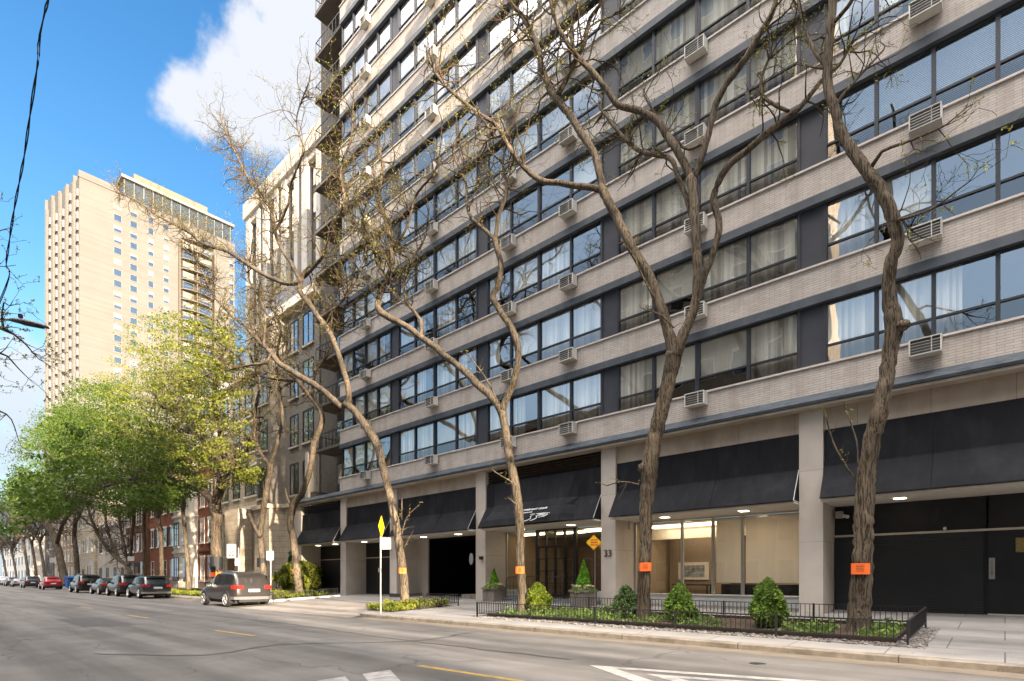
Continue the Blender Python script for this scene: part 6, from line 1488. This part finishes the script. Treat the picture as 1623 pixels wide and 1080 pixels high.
    g_ = MB(); g_.box(xr-L+.3, xr-.3, yc-hw*.8, yc+hw*.8, z0+.20, z0+.32); g_.build('underbody', m_plast, t)
    if kind == 'suv':
        for s_ in (-1, 1): g_ = MB(); zr = z0+H+.012; g_.tube([(xr-.75*kx, yc+s_*hw*.70, zr-.03), (xr-.9*kx, yc+s_*hw*.70, zr+.02), (xr-2.4*kx, yc+s_*hw*.70, zr+.02), (xr-2.6*kx, yc+s_*hw*.70, zr-.05)], .016, 5); g_.build('roof_rail', m_chrome, t)
        g_ = MB(); g_.box(xr-.42, xr-.22, yc-hw*.66, yc+hw*.66, z0+H-.10, z0+H-.06); g_.build('spoiler', col, t)
    # wheels in arches
    wr = .36 if kind == 'suv' else .33
    for xa in (xr-.93*kx, xr-L+.87*kx):
        for s_ in (-1, 1):
            yo = yc+s_*(hw-.0)
            g_ = MB(); k = 18; prf = [(xa+(wr+.065)*math.cos(math.pi*(i/k)*1.24-.38), z0+wr+(wr+.065)*math.sin(math.pi*(i/k)*1.24-.38)) for i in range(k+1)]
            g_.prism(prf, 'y', yo-s_*.25, yo+s_*.012); g_.build('wheel_arch', m_plast, t)
            w = MB()
            prof = [(.0, wr-.05), (.03, wr-.01), (.07, wr), (.17, wr), (.21, wr-.01), (.22, wr-.06)]
            vs = []; kk = 22
            for (dy_, rr) in prof:
                for i in range(kk): vs.append((xa+rr*math.cos(2*math.pi*i/kk), yo-s_*(dy_-.03), z0+wr+rr*math.sin(2*math.pi*i/kk)))
            w.add(vs, [(j*kk+i, j*kk+(i+1)%kk, (j+1)*kk+(i+1)%kk, (j+1)*kk+i) for j in range(len(prof)-1) for i in range(kk)]+[tuple(range(kk)), tuple(range(len(vs)-kk, len(vs)))])
            wo = w.build('wheel', m_tyre, t)
            r_ = MB(); yf = yo+s_*.036
            for i in range(5):
                for dd in (-.16, .16):
                    a_ = 2*math.pi*i/5+.3+dd*.5; ca, sa = math.cos(a_), math.sin(a_)
                    r_.tube([(xa+.05*ca, yf, z0+wr+.05*sa), (xa+(wr*.66)*math.cos(a_+dd*.6), yf-s_*.006, z0+wr+(wr*.66)*math.sin(a_+dd*.6))], .018, 4)
            rp = [(xa+wr*.70*math.cos(2*math.pi*i/20), yf-s_*.004, z0+wr+wr*.70*math.sin(2*math.pi*i/20)) for i in range(21)]; r_.tube(rp, .022, 5)
            r_.tube([(xa, yf-s_*.02, z0+wr), (xa, yf+s_*.012, z0+wr)], .05, 10); r_.build('rim', m_rim, wo)
    return t
cg = .01
car('large dark grey metallic car with silver bumper, parked nearest, beside the left bed', -27.0, 10.12, cg, paint('dark_grey_metallic', (.032,.028,.026), .2), W=1.93, L=4.75, H=1.74, bumper=m_chrome)
car('dark blue-grey crossover parked behind the nearest grey car, its rear facing the camera', -43.2, 10.35, cg, paint('dark_blue_grey', (.022,.028,.034)), W=1.84, L=4.5, H=1.60, bumper=M('grey_bumper', (.25,.22,.20), .5, .05))
car('black car with roof rails, second in the row of dark parked cars', -49.6, 10.4, cg, paint('black_paint', (.012,.013,.016)), W=1.88, L=4.7, H=1.72)
car('dark grey sedan in the middle of the row of dark parked cars', -56.2, 10.5, cg, paint('charcoal_paint', (.035,.036,.04)), 'sedan', W=1.82, L=4.6, H=1.44)
car('black car with white sill and red lamps, leftmost of the dark parked cars', -65.0, 10.4, cg, paint('black_paint_two', (.010,.010,.012)), W=1.94, L=4.9, H=1.80)
car('bright red car parked beyond the blue bin', -87.0, 10.6, cg, paint('red_paint', (.36,.012,.02), .1), W=1.85, L=4.6, H=1.62)
car('dark blue car parked just beyond the red car', -104.5, 10.6, cg, paint('navy_paint', (.03,.04,.055)), W=1.9, L=4.8, H=1.72)
car('pale silver sedan parked beyond the dark blue car', -119, 10.7, cg, paint('silver_paint', (.38,.37,.38)), 'sedan', W=1.8, L=4.5, H=1.42)
car('dark grey car between the two pale sedans at the far left', -131, 10.9, cg, paint('grey_paint', (.06,.065,.075)), W=1.85, L=4.6, H=1.6)
car('white car second from the left edge', -140, 10.4, cg, paint('white_paint_car', (.62,.62,.64), .05), W=1.9, L=4.8, H=1.75)
car('silver grey car farthest along the kerb at the left edge', -152, 10.6, cg, paint('silver_paint_two', (.42,.42,.44)), 'sedan', W=1.8, L=4.5, H=1.42)
b = thing('wheelie_bin', 'bright blue bin standing on the kerb right of the red car', 'bin', (-86, 13.0, .2))
m = MB(); m.prism([(-86.7, .28), (-85.2, .28), (-85.0, 1.5), (-86.9, 1.5)], 'y', 12.6, 13.6); m.build('container', M('blue_plastic', (.02,.12,.38), .5, .1), b)
m = MB(); m.prism([(-87.0, 1.502), (-84.9, 1.502), (-85.1, 1.68), (-86.8, 1.68)], 'y', 12.5, 13.7); m.build('lid', M('blue_lid', (.02,.09,.28), .5, .1), b)
# lantern by the stone entrance
